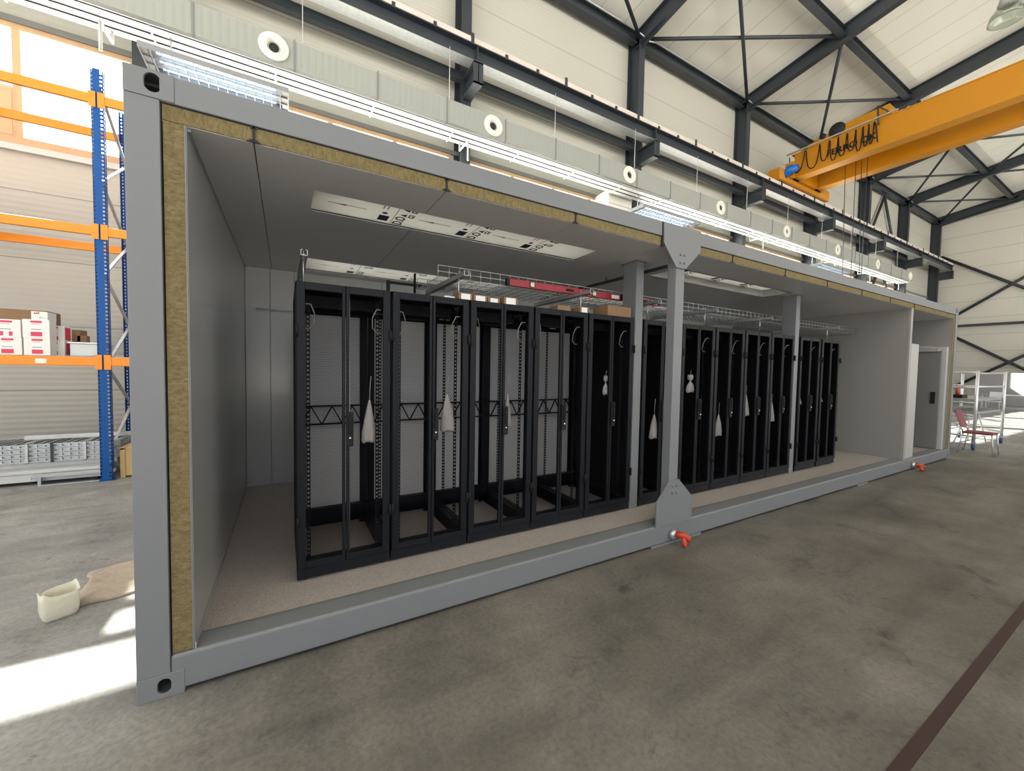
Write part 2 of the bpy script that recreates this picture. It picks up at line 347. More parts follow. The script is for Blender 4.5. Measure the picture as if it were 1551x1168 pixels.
        return s.add(vs, fs, mi)
    def build(s, name, mats, parent=None, bevel=0.0, local=False, kind=None, seg=2):
        off = Vector((0, 0, 0)) if (local or parent is None) else wloc(parent)
        me = bpy.data.meshes.new(name); me.from_pydata([p - off for p in s.v], [], s.f)
        ms = mats if isinstance(mats, (list, tuple)) else [mats]
        for m in ms: me.materials.append(m)
        me.polygons.foreach_set('material_index', s.mi); me.polygons.foreach_set('use_smooth', s.sm); me.update()
        bm = bmesh.new(); bm.from_mesh(me); bmesh.ops.recalc_face_normals(bm, faces=bm.faces); bm.to_mesh(me); bm.free()
        o = bpy.data.objects.new(name, me); COL.objects.link(o)
        if parent is not None: o.parent = parent
        if bevel:
            b = o.modifiers.new('bevel', 'BEVEL'); b.width = bevel; b.segments = seg; b.limit_method = 'ANGLE'; b.angle_limit = math.radians(40)
        if kind: o['kind'] = kind
        return o
def tag(o, label, cat, group=None):
    o['label'] = label; o['category'] = cat
    if group: o['group'] = group
    return o
def thing(name, label, cat, loc=(0, 0, 0), group=None, rz=0.0):
    o = bpy.data.objects.new(name, None); o.empty_display_size = 0.2; COL.objects.link(o)
    o.location = loc; o.rotation_euler = (0, 0, rz); return tag(o, label, cat, group)
def copy_tree(o, parent=None):
    c = o.copy(); COL.objects.link(c); c.parent = parent
    for ch in [k for k in ALLKIDS(o)]: copy_tree(ch, c)
    return c
def ALLKIDS(o): return [k for k in bpy.data.objects if k.parent == o]
def text_mesh(txt, size, bold=0.0):
    cu = bpy.data.curves.new('text', 'FONT'); cu.body = txt; cu.size = size; cu.extrude = 0.001; cu.offset = bold
    cu.align_x = 'CENTER'; cu.align_y = 'CENTER'
    ob = bpy.data.objects.new('text', cu); COL.objects.link(ob)
    dg = bpy.context.evaluated_depsgraph_get(); me = bpy.data.meshes.new_from_object(ob.evaluated_get(dg))
    bpy.data.objects.remove(ob); bpy.data.curves.remove(cu); return me
def add_text(mb, txt, size, origin, xdir, ydir, mi=0, bold=0.0, sx=1.0):
    me = text_mesh(txt, size, bold); o, a, b = Vector(origin), Vector(xdir), Vector(ydir); n = a.cross(b)
    mb.add([o + a * (v.co.x * sx) + b * v.co.y + n * v.co.z for v in me.vertices], [list(p.vertices) for p in me.polygons], mi)
    bpy.data.meshes.remove(me)

# ================================================================== HALL (setting)
YW = 7.5                                                                  # inner face of the long wall
COLX = [-8.3, -1.53, 4.585, 10.685, 16.73, 22.6, 28.47, 34.2, 40.2]
def roofz(y): return 12.68 + 0.15 * (7.2 - y) if y > -5 else 12.68 + 0.15 * 12.2 - 0.15 * (-5 - y)
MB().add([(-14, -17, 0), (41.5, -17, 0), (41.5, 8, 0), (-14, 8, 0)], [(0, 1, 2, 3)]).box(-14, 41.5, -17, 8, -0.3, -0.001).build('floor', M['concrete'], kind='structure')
MB().box(2.0, 40, -1.925, -1.875, 0.0005, 0.003).build('trim_1', M['maroon'], kind='structure')
Z0, Z1 = 5.30, 7.10
w = MB().box(-14, 41, YW, YW + 0.2, 0, Z0).box(-14, 41, YW, YW + 0.2, Z1, 12.75)
for x in COLX[:-1]: w.box(x - 0.22, x + 0.22, YW, YW + 0.2, Z0, Z1)
w.box(-14, COLX[0] - 0.22, YW, YW + 0.2, Z0, Z1).box(35.6, 41, YW, YW + 0.2, Z0, Z1)
w.build('wall_back', M['wall'], kind='structure')
MB().box(40.75, 40.95, -17, 8, 0, 12.5).prism([(-17, 12.5), (8, 12.5), (-5, 14.6)], 'x', 40.75, 40.95).build('wall_right', M['endwall'], kind='structure')
r = MB()
r.add([(-14, 8, roofz(8)), (41, 8, roofz(8)), (41, -5, roofz(-5)), (-14, -5, roofz(-5)), (41, -17, roofz(-17)), (-14, -17, roofz(-17))], [(0, 1, 2, 3), (3, 2, 4, 5)])
r.add([(-14, 8, roofz(8) + .2), (41, 8, roofz(8) + .2), (41, -5, roofz(-5) + .2), (-14, -5, roofz(-5) + .2), (41, -17, roofz(-17) + .2), (-14, -17, roofz(-17) + .2)], [(0, 1, 2, 3), (3, 2, 4, 5)])
r.build('ceiling', M['roof'], kind='structure')
# dark trim above and below the window band
MB().box(-14, 41, YW - 0.05, YW, 7.17, 7.27).build('trim_2', M['trimgrey'], kind='structure')
MB().box(-14, 41, YW - 0.10, YW, 5.10, 5.20).build('trim_3', M['zinc'], kind='structure')
for k in range(len(COLX) - 1):                                            # window band, one window to a bay
    a, b = COLX[k] + 0.22, (COLX[k + 1] - 0.22 if k < 7 else 35.6)
    root = MB()
    root.box(a, b, YW - 0.02, YW + 0.10, Z0 - 0.10, Z0 + 0.05).box(a, b, YW - 0.02, YW + 0.10, Z1 - 0.02, Z1 + 0.07)
    n = 4 if k else 4
    for i in range(n + 1):
        x = a + (b - a) * i / n
        if k == 0: x = [a, -6.9, -5.5, -3.2, b][i]
        root.box(x - 0.05, x + 0.05, YW - 0.01, YW + 0.09, Z0, Z1)
    fr = root.build('window_%d' % (k + 1), M['frame'], kind='structure')
    MB().box(a, b, YW + 0.035, YW + 0.043, Z0 + 0.03, Z1).build('pane', M['glass'], fr)
    if k == 0:
        s = MB()
        for x0, x1, z0, z1 in ((-4.6, -3.26, 6.02, 6.14), (-4.6, -3.26, 5.36, 5.46), (-3.43, -3.26, 5.46, 6.02), (-4.6, -4.5, 5.46, 6.02)): s.box(x0, x1, YW - 0.035, YW + 0.033, z0, z1)
        s.build('opening_sash', M['frame'], fr)
for x in COLX:                                                            # columns: I-sections, flange to the hall
    MB().ibeam((x, 7.25, 0), (x, 7.25, 12.5), 0.25, 0.5, 0.03, 0.02, (0, 1, 0)).build('column', M['steel'], kind='structure')
for x in COLX:                                                            # rafters up to the ridge
    b = MB().ibeam((x, 7.3, roofz(7.3) - 0.27), (x, -5, roofz(-5) - 0.27), 0.22, 0.50, 0.03, 0.02)
    b.add([(x - .01, 7.1, 12.0), (x + .01, 7.1, 12.0), (x + .01, 5.9, roofz(5.9) - 0.5), (x - .01, 5.9, roofz(5.9) - 0.5), (x - .01, 7.1, roofz(7.1) - .5), (x + .01, 7.1, roofz(7.1) - .5)],
          [(0, 3, 4), (1, 5, 2), (0, 1, 2, 3), (0, 4, 5, 1), (4, 3, 2, 5)])
    b.build('rafter', M['steel'], kind='structure')
    MB().ibeam((x, -5, roofz(-5) - 0.27), (x, -16.8, roofz(-16.8) - 0.27), 0.22, 0.50, 0.03, 0.02).build('rafter', M['steel'], kind='structure')
for k in range(len(COLX) - 1):
    a, b = COLX[k], COLX[k + 1]
    MB().ibeam((a + .13, 7.2, 12.42), (b - .13, 7.2, 12.42), 0.2, 0.34, 0.03, 0.02).build('eaves_beam', M['steel'], kind='structure')
    for y in (3.95, 0.0, -4.6):
        MB().ibeam((a + .02, y, roofz(y) - 0.25), (b - .02, y, roofz(y) - 0.25), 0.2, 0.26, 0.02, 0.015).build('purlin', M['steel'], kind='structure')
    y0, y1 = 7.0, 4.05
    for p, q in (((a + .15, y0), (b - .15, y1)), ((a + .15, y1), (b - .15, y0))):
        zz = 0.0 if p[1] > q[1] else 0.06
        MB().tube([(p[0], p[1], roofz(p[1]) - .30 - zz), (q[0], q[1], roofz(q[1]) - .30 - zz)], 0.055, 8).build('roof_brace', M['steel'], kind='structure')
    if k >= 6:
        for p, q in (((a + .15, 3.8), (b - .15, 0.1)), ((a + .15, 0.1), (b - .15, 3.8))):
            zz = 0.0 if p[1] > q[1] else 0.06
            MB().tube([(p[0], p[1], roofz(p[1]) - .30 - zz), (q[0], q[1], roofz(q[1]) - .30 - zz)], 0.055, 8).build('roof_brace', M['steel'], kind='structure')
    if k < 7:
        MB().box(a + .13, b - .13, 6.96, 7.12, 8.76, 8.95).build('wall_rail', M['steel'], kind='structure')
for (p, q) in (((34.2 - 5.6, 8.2), (31.4, 12.2)), ((31.4, 12.2), (34.1, 8.2)), ((28.6, 4.2), (31.4, 8.4)), ((31.4, 8.4), (34.1, 4.2))):
    MB().tube([(p[0], 7.35, p[1]), (q[0], 7.35, q[1])], 0.07, 8).build('wall_brace', M['steel'], kind='structure')
# end wall girt and crossed braces
XE = 40.55
MB().box(XE - 0.1, XE + 0.1, -16, 7.0, 5.02, 5.18).build('girt', M['steel'], kind='structure')
for (p, q) in (((7.0, 10.0), (0.5, 5.15)), ((7.0, 5.2), (0.5, 10.0)), ((7.0, 5.0), (0.4, 0.25)), ((7.0, 0.25), (0.4, 5.0))):
    MB().tube([(XE, p[0], p[1]), (XE, q[0], q[1])], 0.09, 8).build('end_wall_brace', M['steel'], kind='structure')
MB().ibeam((40.3, 7.2, 12.2), (40.3, 0, 13.3), 0.2, 0.25).build('gable_beam', M['steel'], kind='structure')
# conduit along the eaves
pts = []
for k, x in enumerate(COLX[1:-1]):
    if k: pts += [(x - 0.5, 6.98, 12.47)]
    pts += [(x - 0.15, 6.9, 12.36), (x + 0.1, 6.82, 12.2), (x + 0.6, 6.98, 12.47)]
tag(MB().tube(pts, 0.025, 6).build('conduit', M['galv']), 'thin grey conduit clipped along the dark eaves beam', 'conduit')

# ------------------------------------------------------------------ crane runway on column brackets
t = thing('crane_runway', 'dark steel crane runway beam with pale rail on column brackets', 'crane runway', (4.585, 6.45, 8.85))
MB().ibeam((-7.5, 6.47, 9.03), (40.4, 6.47, 9.03), 0.30, 0.38, 0.03, 0.02).build('beam', M['steel'], t)
MB().box(-7.5, 40.4, 6.37, 6.50, 9.22, 9.385).build('rail', M['rail'], t)
MB().box(-7.5, 40.4, 6.325, 6.615, 8.828, 8.8398).build('lit_underside_plate', M['galv'], t)  # pale plate added under the beam, its lit underside put into the colour
for x in COLX[:-1] + [40.1]:
    b = MB().ibeam((x, 6.99, 8.56), (x, 6.28, 8.56), 0.24, 0.48, 0.03, 0.02)
    b.box(x - .12, x + .12, 6.28, 6.31, 8.32, 8.83).box(x - .10, x + .10, 6.3, 6.64, 8.82, 8.84)
    b.build('bracket', M['steel'], t)
    MB().box(x - .012, x + .012, 6.33, 6.62, 8.87, 9.19).build('stiffener', M['steel'], t)
for i in range(45):
    x = -1 + i * 0.91
    MB().box(x - .035, x + .035, 6.34, 6.3695, 9.22, 9.32 if i % 3 else 9.45).build('rail_clip', M['steel'], t)

# ------------------------------------------------------------------ ventilation duct, diffusers, cable tray
t = thing('ventilation_duct', 'long grey green ventilation duct along the wall above the container', 'duct', (9, 6.25, 7.02))
MB().box(-7.0, 31.6, 6.0, 6.5, 7.02, 7.52).build('duct_body', M['duct'], t)
for i in range(27):
    x = -6.5 + 1.46 * i
    MB().box(x - .015, x + .015, 5.985, 6.515, 7.005, 7.535).build('flange', M['trimgrey'], t)
for x in (-4.0, .478, 4.847, 9.24, 13.57, 17.9, 22.29, 26.75, 31.25):
    d = MB().lathe([(0.235, 0.0), (0.24, -0.03), (0.20, -0.045), (0.165, -0.02), (0.15, -0.06), (0.12, -0.05), (0.10, 0.02), (0.075, 0.03)], (x, 6.0, 7.275), 'y', 28).build('diffuser', M['cream'], t)
    MB().lathe([(0.0, 0.028), (0.078, 0.028), (0.078, 0.04)], (x, 5.97, 7.275), 'y', 20).build('nozzle', M['dark'], d)
for i in range(14):
    x = -5.2 + 2.92 * i + 0.3
    if x < 31: MB().tube([(x, 6.25, 7.52), (x, 6.25, 8.84)], 0.008, 6).build('hanger_rod', M['zinc'], t)
t = thing('cable_tray', 'pale perforated cable tray of three strips under the long duct', 'cable tray', (9, 6.25, 6.9))
for y0, y1 in ((5.98, 6.13), (6.18, 6.31), (6.36, 6.50)):
    MB().box(-7, 31.3, y0, y1, 6.915, 6.93).box(-7, 31.3, y0, y0 + .01, 6.915, 6.95).build('tray_strip', M['zinc'], t)
for i in range(22):
    x = -4.6 + 1.7 * i
    if x < 31.2: MB().box(x - .012, x + .012, 5.965, 6.52, 6.895, 6.913).build('cross_bar', M['galv'], t)
for x in (-1.75, 4.2, 10.2, 16.2, 22.0, 25.8, 29.5):
    MB().tube([(x, 6.45, 7.02), (x, 6.45, 6.75), (x, 5.95, 6.72), (x, 5.95, 6.3)], 0.022, 6).build('hanger', M['zinc'], t)
def fixture(x0, x1, z0, z1, label):
    z0 = z1 - 0.085
    t = thing('louvre_light', label, 'ceiling light', ((x0 + x1) / 2, 5.9, z0), 'louvred fluorescent lights under the duct')
    y0, y1 = 5.6, 6.22
    h = MB().box(x0, x1, y0, y0 + .012, z0, z1).box(x0, x1, y1 - .012, y1, z0, z1).box(x0, x0 + .012, y0 + .012, y1 - .012, z0, z1).box(x1 - .012, x1, y0 + .012, y1 - .012, z0, z1).box(x0 + .012, x1 - .012, y0 + .012, y1 - .012, z1 - .012, z1)
    h.box(x0 + .012, x0 + .10, y0 + .012, y1 - .012, z0 + .02, z1 - .012).box(x1 - .10, x1 - .012, y0 + .012, y1 - .012, z0 + .02, z1 - .012)
    h.build('housing', M['fitgrey'], t)
    for y in (5.72, 5.91, 6.10): MB().tube([(x0 + .2, y, z0 + .05), (x1 - .2, y, z0 + .05)], 0.016, 10).build('lamp_tube', M['lamp'], t)
    l = MB()
    n = int((x1 - x0) / 0.13)
    for i in range(1, n): l.box(x0 + (x1 - x0) * i / n - .006, x0 + (x1 - x0) * i / n + .006, y0 + .02, y1 - .02, z0 + .003, z0 + .03)
    for y in (5.815, 6.005): l.box(x0 + .02, x1 - .02, y - .006, y + .006, z0 + .003, z0 + .03)
    l.build('louvre', M['fitgrey'], t)
    for x in (x0 + .3, x1 - .3): MB().tube([(x, 6.1, z1), (x, 6.1, 6.93)], 0.01, 6).build('hanger_rod', M['galv'], t)
fixture(-1.26, 0.70, 6.11, 6.42, 'long lit louvre light above the left corner of the container')
fixture(9.42, 12.0, 6.10, 6.38, 'lit louvre light above the bolted middle plate of the container')
fixture(20.0, 22.8, 6.05, 6.30, 'far small louvre light over the right half of the container')
t = thing('wall_unit', 'white panelled box jutting from the wall above the container', 'ventilation unit', (9.7, 7.2, 6.1))
b = MB().box(9.26, 10.25, 6.85, 7.49, 6.1, 7.2).build('casing', M['cream'], t)
for z in (6.45, 6.8, 7.05): MB().box(9.24, 10.27, 6.83, 7.49, z, z + .02).build('rib', M['zinc'], t)

# ------------------------------------------------------------------ overhead crane
t = thing('overhead_crane', 'orange yellow double girder overhead crane crossing under the roof', 'crane', (19.6, 0, 9.55))
for x, in ((18.55,), (20.35,)):
    MB().box(x + .03, x + .43, -16.0, 6.15, 9.60, 10.50).box(x, x + .46, -16.0, 6.2, 9.56, 9.60).box(x, x + .46, -16, 6.25, 10.50, 10.53).build('girder', M['crane'], t)
    MB().box(x + .2, x + .26, -16, 6.2, 10.53, 10.58).build('trolley_rail', M['steel'], t)
MB().box(17.7, 21.9, 6.25, 6.68, 9.42, 9.85).box(18.4, 20.95, 6.1, 6.4, 9.56, 10.2).build('end_truck', M['crane'], t, 0.01)
for x in (17.95, 21.65): MB().cyl((x, 6.40, 9.40), (x, 6.54, 9.40), 0.13, 20).build('wheel', M['steel'], t)
MB().tube([(18.2, 6.35, 9.62), (18.2, 6.15, 9.80), (18.25, 5.85, 9.82)], [0.14, 0.16, 0.12], 14).box(18.1, 18.35, 6.0, 6.2, 9.66, 9.95).build('drive_motor', M['motor'], t)
c = MB()
pts = []; ys = [6.32, 5.73, 5.24, 4.93, 4.66, 4.39, 4.14, 3.93, 3.77, 3.62]
for i in range(len(ys) - 1):
    a, b = ys[i], ys[i + 1]; m_ = (a + b) / 2; dz = 0.72 + 0.06 * math.sin(i * 2.3)
    for u, z in ((-.46, 0), (-.42, -.35), (-.30, -.8), (-.12, -.97), (0.12, -.97), (.30, -.8), (.42, -.35), (.46, 0)):
        pts.append((18.48 + 0.02 * (i % 2), m_ - u * -1 * (b - a) * 1.0 if False else m_ + u * (b - a), 10.43 + z * dz))
    pts.append((18.48, b, 10.46))
pts += [(18.46, 3.56, 10.3), (18.46, 3.5, 9.72)]
c.tube(pts, 0.020, 6); c.build('festoon_cable', M['black'], t)
MB().box(18.44, 18.50, 3.0, 6.4, 10.54, 10.58).build('festoon_rail', M['galv'], t)
MB().tube([(18.47, 3.55, 10.95), (18.47, 3.5, 10.3)], 0.03, 6).tube([(18.47, 3.55, 10.95), (18.47, 3.3, 10.68), (18.9, 3.3, 10.68)], 0.025, 6).build('tow_arm', M['steel'], t)
MB().prism([(3.3, 10.58), (5.85, 10.58), (5.8, 10.82), (4.4, 11.05), (3.35, 11.08)], 'x', 18.85, 20.3).build('hoist_trolley', M['crane'], t, 0.01)
MB().cyl((18.8, 4.85, 10.92), (20.0, 4.85, 10.92), 0.26, 24).cyl((18.8, 5.3, 10.9), (19.0, 5.3, 10.9), 0.1, 16).build('rope_drum', M['dark'], t)
for y0, y1 in ((4.80, 4.65), (4.46, 4.42), (4.31, 4.12), (4.10, 4.12)):
    MB().tube([(19.5, y0, 10.6), (19.5, y1, 3.05)], 0.012, 5).build('hoist_rope', M['steel'], t)
MB().box(19.42, 19.58, 4.05, 4.72, 2.75, 3.1).tube([(19.5, 4.38, 2.75), (19.5, 4.38, 2.6), (19.5, 4.46, 2.5), (19.5, 4.38, 2.42), (19.5, 4.28, 2.5)], 0.03, 8).build('hook_block', M['crane'], t)
b = MB(); add_text(b, 'FERRO', 0.30, (18.572, 4.57, 10.02), (0, -1, 0), (0, 0, 1), 0, 0.008, 1.05)
add_text(b, 'OK', 0.30, (18.572, 3.80, 10.02), (0, -1, 0), (0, 0, 1), 0, 0.008, 1.0); b.build('lettering', M['black'], t)
t = thing('high_bay_lamp', 'clear domed high bay lamp hanging from the roof', 'lamp', (17.6, 0.6, 11.3))
MB().lathe([(0.0, 0.95), (0.14, 0.93), (0.16, 0.55), (0.20, 0.42), (0.12, 0.36), (0.0, 0.36)], (17.6, .6, 11.3), 'z', 20).build('ballast_housing', M['grey'], t)
MB().lathe([(0.10, 0.40), (0.22, 0.34), (0.32, 0.18), (0.36, 0.0), (0.35, 0.0), (0.30, 0.17), (0.20, 0.31)], (17.6, .6, 11.3), 'z', 28).build('lamp_shade', M['glasslamp'], t)
MB().tube([(17.6, .6, 12.2), (17.6, .6, roofz(.6))], 0.02, 6).build('pendant_rod', M['galv'], t)

# ================================================================== CONTAINER
CT = thing('container', 'grey steel container with open long side and mineral wool edges', 'container', (0, 0, 0))
L, H, W = 12.19, 2.98, 3.2
def cpost(name, x0, x1, sgn):
    b = MB(); b.box(x0, x1, 0.0, 0.15, 0.1195, H - 0.1215)
    a0, a1 = (0, 0.18) if sgn > 0 else (L - 0.18, L)
    for z0, z1, cz in ((0, 0.12, 0.060), (H - 0.122, H, H - 0.055)):
        cx = 0.102 if sgn > 0 else L - 0.102
        b.holed(a0, a1, z0, z1, -0.004, 0.012, cx, cz, 0.026 if z0 == 0 else 0.03, 0.037 if z0 == 0 else 0.042, 40)
        b.box(a0, a0 + .012, .012, .16, z0, z1).box(a1 - .012, a1, .012, .16, z0, z1).box(a0 + .012, a1 - .012, .012, .16, z0, z0 + .006).box(a0 + .012, a1 - .012, .012, .16, z1 - .006, z1).box(a0, a1, .15, .162, z0, z1)
    return b.build(name, M['cont'], CT, 0.006)
cpost('corner_post', 0.0, 0.125, 1); cpost('corner_post', L - 0.125, L, -1)
for x0, x1 in ((0, .125), (L - .125, L)): MB().box(x0, x1, W - .12, W, 0, H).build('rear_post', M['cont'], CT)
MB().box(0.125, L - .125, 0.0, 0.155, 0.018, 0.20).build('bottom_rail', M['cont'], CT, 0.016, seg=3)
MB().box(0.125, L - .125, 0.0, 0.10, 2.855, H).build('top_rail', M['cont'], CT, 0.004)
for x0, x1 in ((3.55, 4.275), (7.95, 8.30)): MB().box(x0, x1, 0.0, 0.3, 0.0, 0.02).build('foot_plate', M['cont'], CT)
rs = MB(); OPEN = [(0.79, 3.23, 0.46, 0.84), (0.82, 3.23, 2.30, 2.88), (4.37, 6.80, 0.47, 0.86), (4.37, 6.80, 2.30, 2.88)]
xc = sorted({0.02, L - .02} | {v for o in OPEN for v in o[:2]})
for u, v in zip(xc[:-1], xc[1:]):                                         # roof sheet, open over the boarded roof lights
    y = 0.1
    for h0, h1 in sorted((o[2] - .03, o[3] + .03) for o in OPEN if o[0] <= u + 1e-4 and o[1] >= v - 1e-4) + [(W, W)]:
        rs.box(u, v, y, h0, H - .02, H); y = h1
rs.build('roof_sheet', M['cont'], CT)
MB().box(0.0, 0.02, 0.15, W - .1, 0.02, H - .02).build('end_wall', M['cont'], CT)
MB().box(0.02, L, W - .02, W, 0.02, H).build('rear_sheet', M['cont'], CT)
MB().box(0.02, L - .02, 0.155, W - .1, 0.02, 0.165).build('floor_frame', M['cont'], CT)
MB().box(0.22, 11.97, 0.165, 3.1, 0.165, 0.19).build('floor_sheet', M['vinyl'], CT)
MB().box(0.125, L - .125, 0.10, 0.165, 0.185, 0.197).build('rail_ledge', M['railtop'], CT)
# wall panels
p = MB().box(0.211, 0.219, 0.02, 3.1, 0.20, 2.776).build('left_wall_panel', M['panel'], CT)
MB().box(0.133, 0.211, 0.012, 3.1, 0.205, 2.776).build('wool_core', M['woolv'], p)
MB().box(0.219, 0.224, 0.02, 3.1, 0.19, 0.235).box(0.219, 0.226, 0.012, 0.02, 0.2, 0.235).build('skirting', M['edge'], p)
MB().box(0.219, 0.232, 0.04, 3.1, 2.763, 2.776).build('corner_trim', M['panel'], p)
MB().box(0.2112, 0.2165, 0.010, 0.0199, 0.2, 2.776).build('edge_trim', M['cont'], p)
MB().box(0.125, 0.133, 0.05, 0.06, 0.205, 2.85).build('gap', M['dark'], p)
xs = [0.219, 0.469, 0.719] + [0.719 + 1.04 * i for i in range(1, 9)] + [9.80]
for a, b in zip(xs[:-1], xs[1:]): MB().box(a + .003, b - .003, 3.10, 3.17, 0.19, 2.776).build('rear_wall_panel', M['panel'], CT, 0.003)
MB().box(0.2, 11.97, 3.12, 3.175, 0.19, 2.776).build('rear_backing', M['panel'], CT)
MB().box(9.88, 11.97, 3.10, 3.12, 0.19, 2.776).build('rear_wall_panel', M['part'], CT)
# ceiling panels with the four openings (rows y0..y1)
OPEN = [(0.79, 3.23, 0.46, 0.84), (0.82, 3.23, 2.30, 2.88), (4.37, 6.80, 0.47, 0.86), (4.37, 6.80, 2.30, 2.88)]
jx = [0.125, 0.49, 1.53, 2.58, 3.60, 4.64, 5.68, 6.72, 7.76, 8.80, 9.80]
def skin(a, b, mat):
    cuts = sorted({a, b} | {v for o in OPEN for v in o[:2] if a < v < b}); m = MB()
    for u, v in zip(cuts[:-1], cuts[1:]):
        holes = sorted([(o[2], o[3]) for o in OPEN if o[0] <= u + 1e-4 and o[1] >= v - 1e-4]); y = 0.02
        lo, hi = (u + (.0025 if u == a else 0)), (v - (.0025 if v == b else 0))
        for h0, h1 in holes + [(3.1, 3.1)]:
            if h0 > y: m.box(lo, hi, y, h0, 2.776, 2.7785)
            y = h1
    return m
for a, b in list(zip(jx[:-1], jx[1:])) + [(9.88, 10.9), (10.9, 11.6), (11.6, 12.065)]:
    c = skin(a, b, None).build('ceiling_panel', M['ceilp'], CT)
    MB().box(a + .006, b - .006, 0.012, 0.44, 2.7785, 2.850).build('wool_core', M['woolh'], c)
    q = MB()
    for y0, y1 in ((.44, .455), (.865, 2.295), (2.885, 3.1)): q.box(b - .03, b + .03, y0, y1, 2.779, 2.786)
    q.build('joint_strip', M['dark'], c)
    if 0.4 < a < 9 and abs(a - 3.6) > .1:
        MB().box(a - .005, a + .006, 0.006, 0.011, 2.782, 2.852).box(a - .014, a + .016, 0.006, 0.011, 2.842, 2.852).box(a - .03, a + .03, 0.004, 0.0115, 2.774, 2.779).box(a - .02, a + .02, 0.006, 0.0115, 2.779, 2.787).build('joint_clip', M['dark'], c)
for i, (a, b, y0, y1) in enumerate(OPEN):
    d = 0.012 if i != 2 else 0.09
    r = MB().box(a - .02, b + .02, y0 - .02, y1 + .02, 2.784 + d, 2.80 + d)
    if i == 2: r.box(a - .02, a, y0, y1, 2.776, 2.784 + d).box(b, b + .02, y0, y1, 2.776, 2.784 + d).box(a, b, y1, y1 + .02, 2.776, 2.784 + d).box(a, b, y0 - .02, y0, 2.776, 2.784 + d)
    r = r.build('ceiling_recess', M['board'], CT)
    k = MB(); zt = 2.7825 + d; yc = (y0 + y1) / 2; x = a + 0.22
    while x < b - 0.35:
        k.bar((x - .12, yc, zt), (x + .14, yc, zt), 0.006, 0.001); k.add([(x - .09, yc, zt - .001), (x, yc - .014, zt - .001), (x, yc + .014, zt - .001)], [(0, 1, 2)])
        u = x + 0.24                                                      # one printed block: bars, logo, note, triangles, squares
        k.box(u, u + .006, y0 + .02, y0 + .11, zt - .001, zt).box(u + .03, u + .036, y0 + .02, y0 + .11, zt - .001, zt)
        k.box(u, u + .075, y1 - .14, y1 - .03, zt - .001, zt, 1)
        k.tube([(u + .03, yc, zt), (u + .03, yc, zt - .001)], 0.02, 12)
        k.box(u + .105, u + .109, y0, y1, zt - .001, zt)
        add_text(k, 'D.O', 0.10, (u + .16, y1 - .09, zt - .001), (0, -1, 0), (-1, 0, 0), 0, 0.002)
        for q in range(2):
            yy = y0 + .05 + q * .11
            k.add([(u + .185, yy - .03, zt - .001), (u + .185, yy + .03, zt - .001), (u + .135, yy, zt - .001)], [(0, 1, 2)])
            k.box(u + .20, u + .245, yy - .03, yy - .018, zt - .001, zt).box(u + .20, u + .245, yy + .018, yy + .03, zt - .001, zt).box(u + .20, u + .21, yy - .03, yy + .03, zt - .001, zt).box(u + .225, u + .245, yy - .01, yy + .01, zt - .001, zt)
        x += 0.65
    k.build('print', [M['print'], M['navy']], r)
# partition, end room and its door
p = MB().box(9.80, 9.88, 0.06, 3.1, 0.19, 2.776).build('partition', M['part'], CT)
MB().box(9.795, 9.885, 0.03, 0.06, 0.19, 2.80).build('edge_trim', M['edge'], p)
p = MB().box(11.965, 11.973, 0.02, 3.1, 0.19, 2.776).build('right_wall_panel', M['part'], CT)
MB().box(11.973, 12.06, 0.012, 3.1, 0.2, 2.776).build('wool_core', M['woolv'], p)
MB().box(9.90, 10.36, 0.06, 0.14, 0.19, 2.20).build('door_surround', M['jamb'], CT, 0.006)
d = MB().box(11.80, 11.85, 0.11, 1.05, 0.20, 2.13).build('side_door', M['offwhite'], CT, 0.004)
MB().box(11.77, 11.80, 0.16, 0.22, 1.10, 1.33).build('door_handle', M['black'], d)
MB().box(11.74, 11.80, 0.14, 0.42, 2.13, 2.19).tube([(11.76, .2, 2.21), (11.70, .5, 2.24), (11.78, .75, 2.24)], 0.012, 6).build('door_closer', M['grey'], d)
MB().box(11.86, 11.965, 0.05, 0.115, 0.19, 2.22).build('door_jamb', M['jamb'], CT, 0.006)
MB().box(11.82, 11.965, 0.115, 1.05, 2.14, 2.22).build('door_head', M['jamb'], CT)
# front middle post with bolted gusset plates
MB().box(3.765, 3.885, 0.004, 0.10, 0.2, 2.86).build('middle_post', M['cont'], CT, 0.006)
pl = MB().prism([(3.585, .195), (4.095, .195), (4.095, .42), (3.885, .615), (3.76, .615), (3.585, .43)], 'y', -0.012, 0.002).build('gusset_plate', M['cont'], CT)
pu = MB().prism([(3.56, H), (4.085, H), (4.085, 2.79), (3.875, 2.60), (3.745, 2.60), (3.57, 2.795)], 'y', -0.012, -0.001).build('gusset_plate', M['cont'], CT)
for pp, zc in ((pl, 0.52), (pu, 2.68)):
    for dx in (-.025, .03):
        for dz in (-.03, .04): MB().cyl((3.82 + dx, -.012, zc + dz), (3.82 + dx, -.022, zc + dz), 0.011, 6).build('bolt', M['cont'], pp)
MB().box(3.553, 3.562, -.008, 0.02, 2.76, H).build('seam', M['dark'], pu)
for x0 in (3.757, 6.98):                                                  # inner posts between the racks
    MB().box(x0, x0 + .108, 0.475, 0.66, 0.19, 2.776).box(x0 - .02, x0 + .13, 0.45, 0.69, 2.766, 2.776).build('inner_post', M['cont'], CT, 0.005)
tr = MB().box(4.0, 4.03, 0.3, 2.6, 2.70, 2.73).tube([(4.015, 1.2, 2.73), (4.015, 1.2, 2.776)], .008, 6).tube([(4.015, 2.2, 2.73), (4.015, 2.2, 2.776)], .008, 6)
tr.build('cable_conduit', M['steel'], CT)

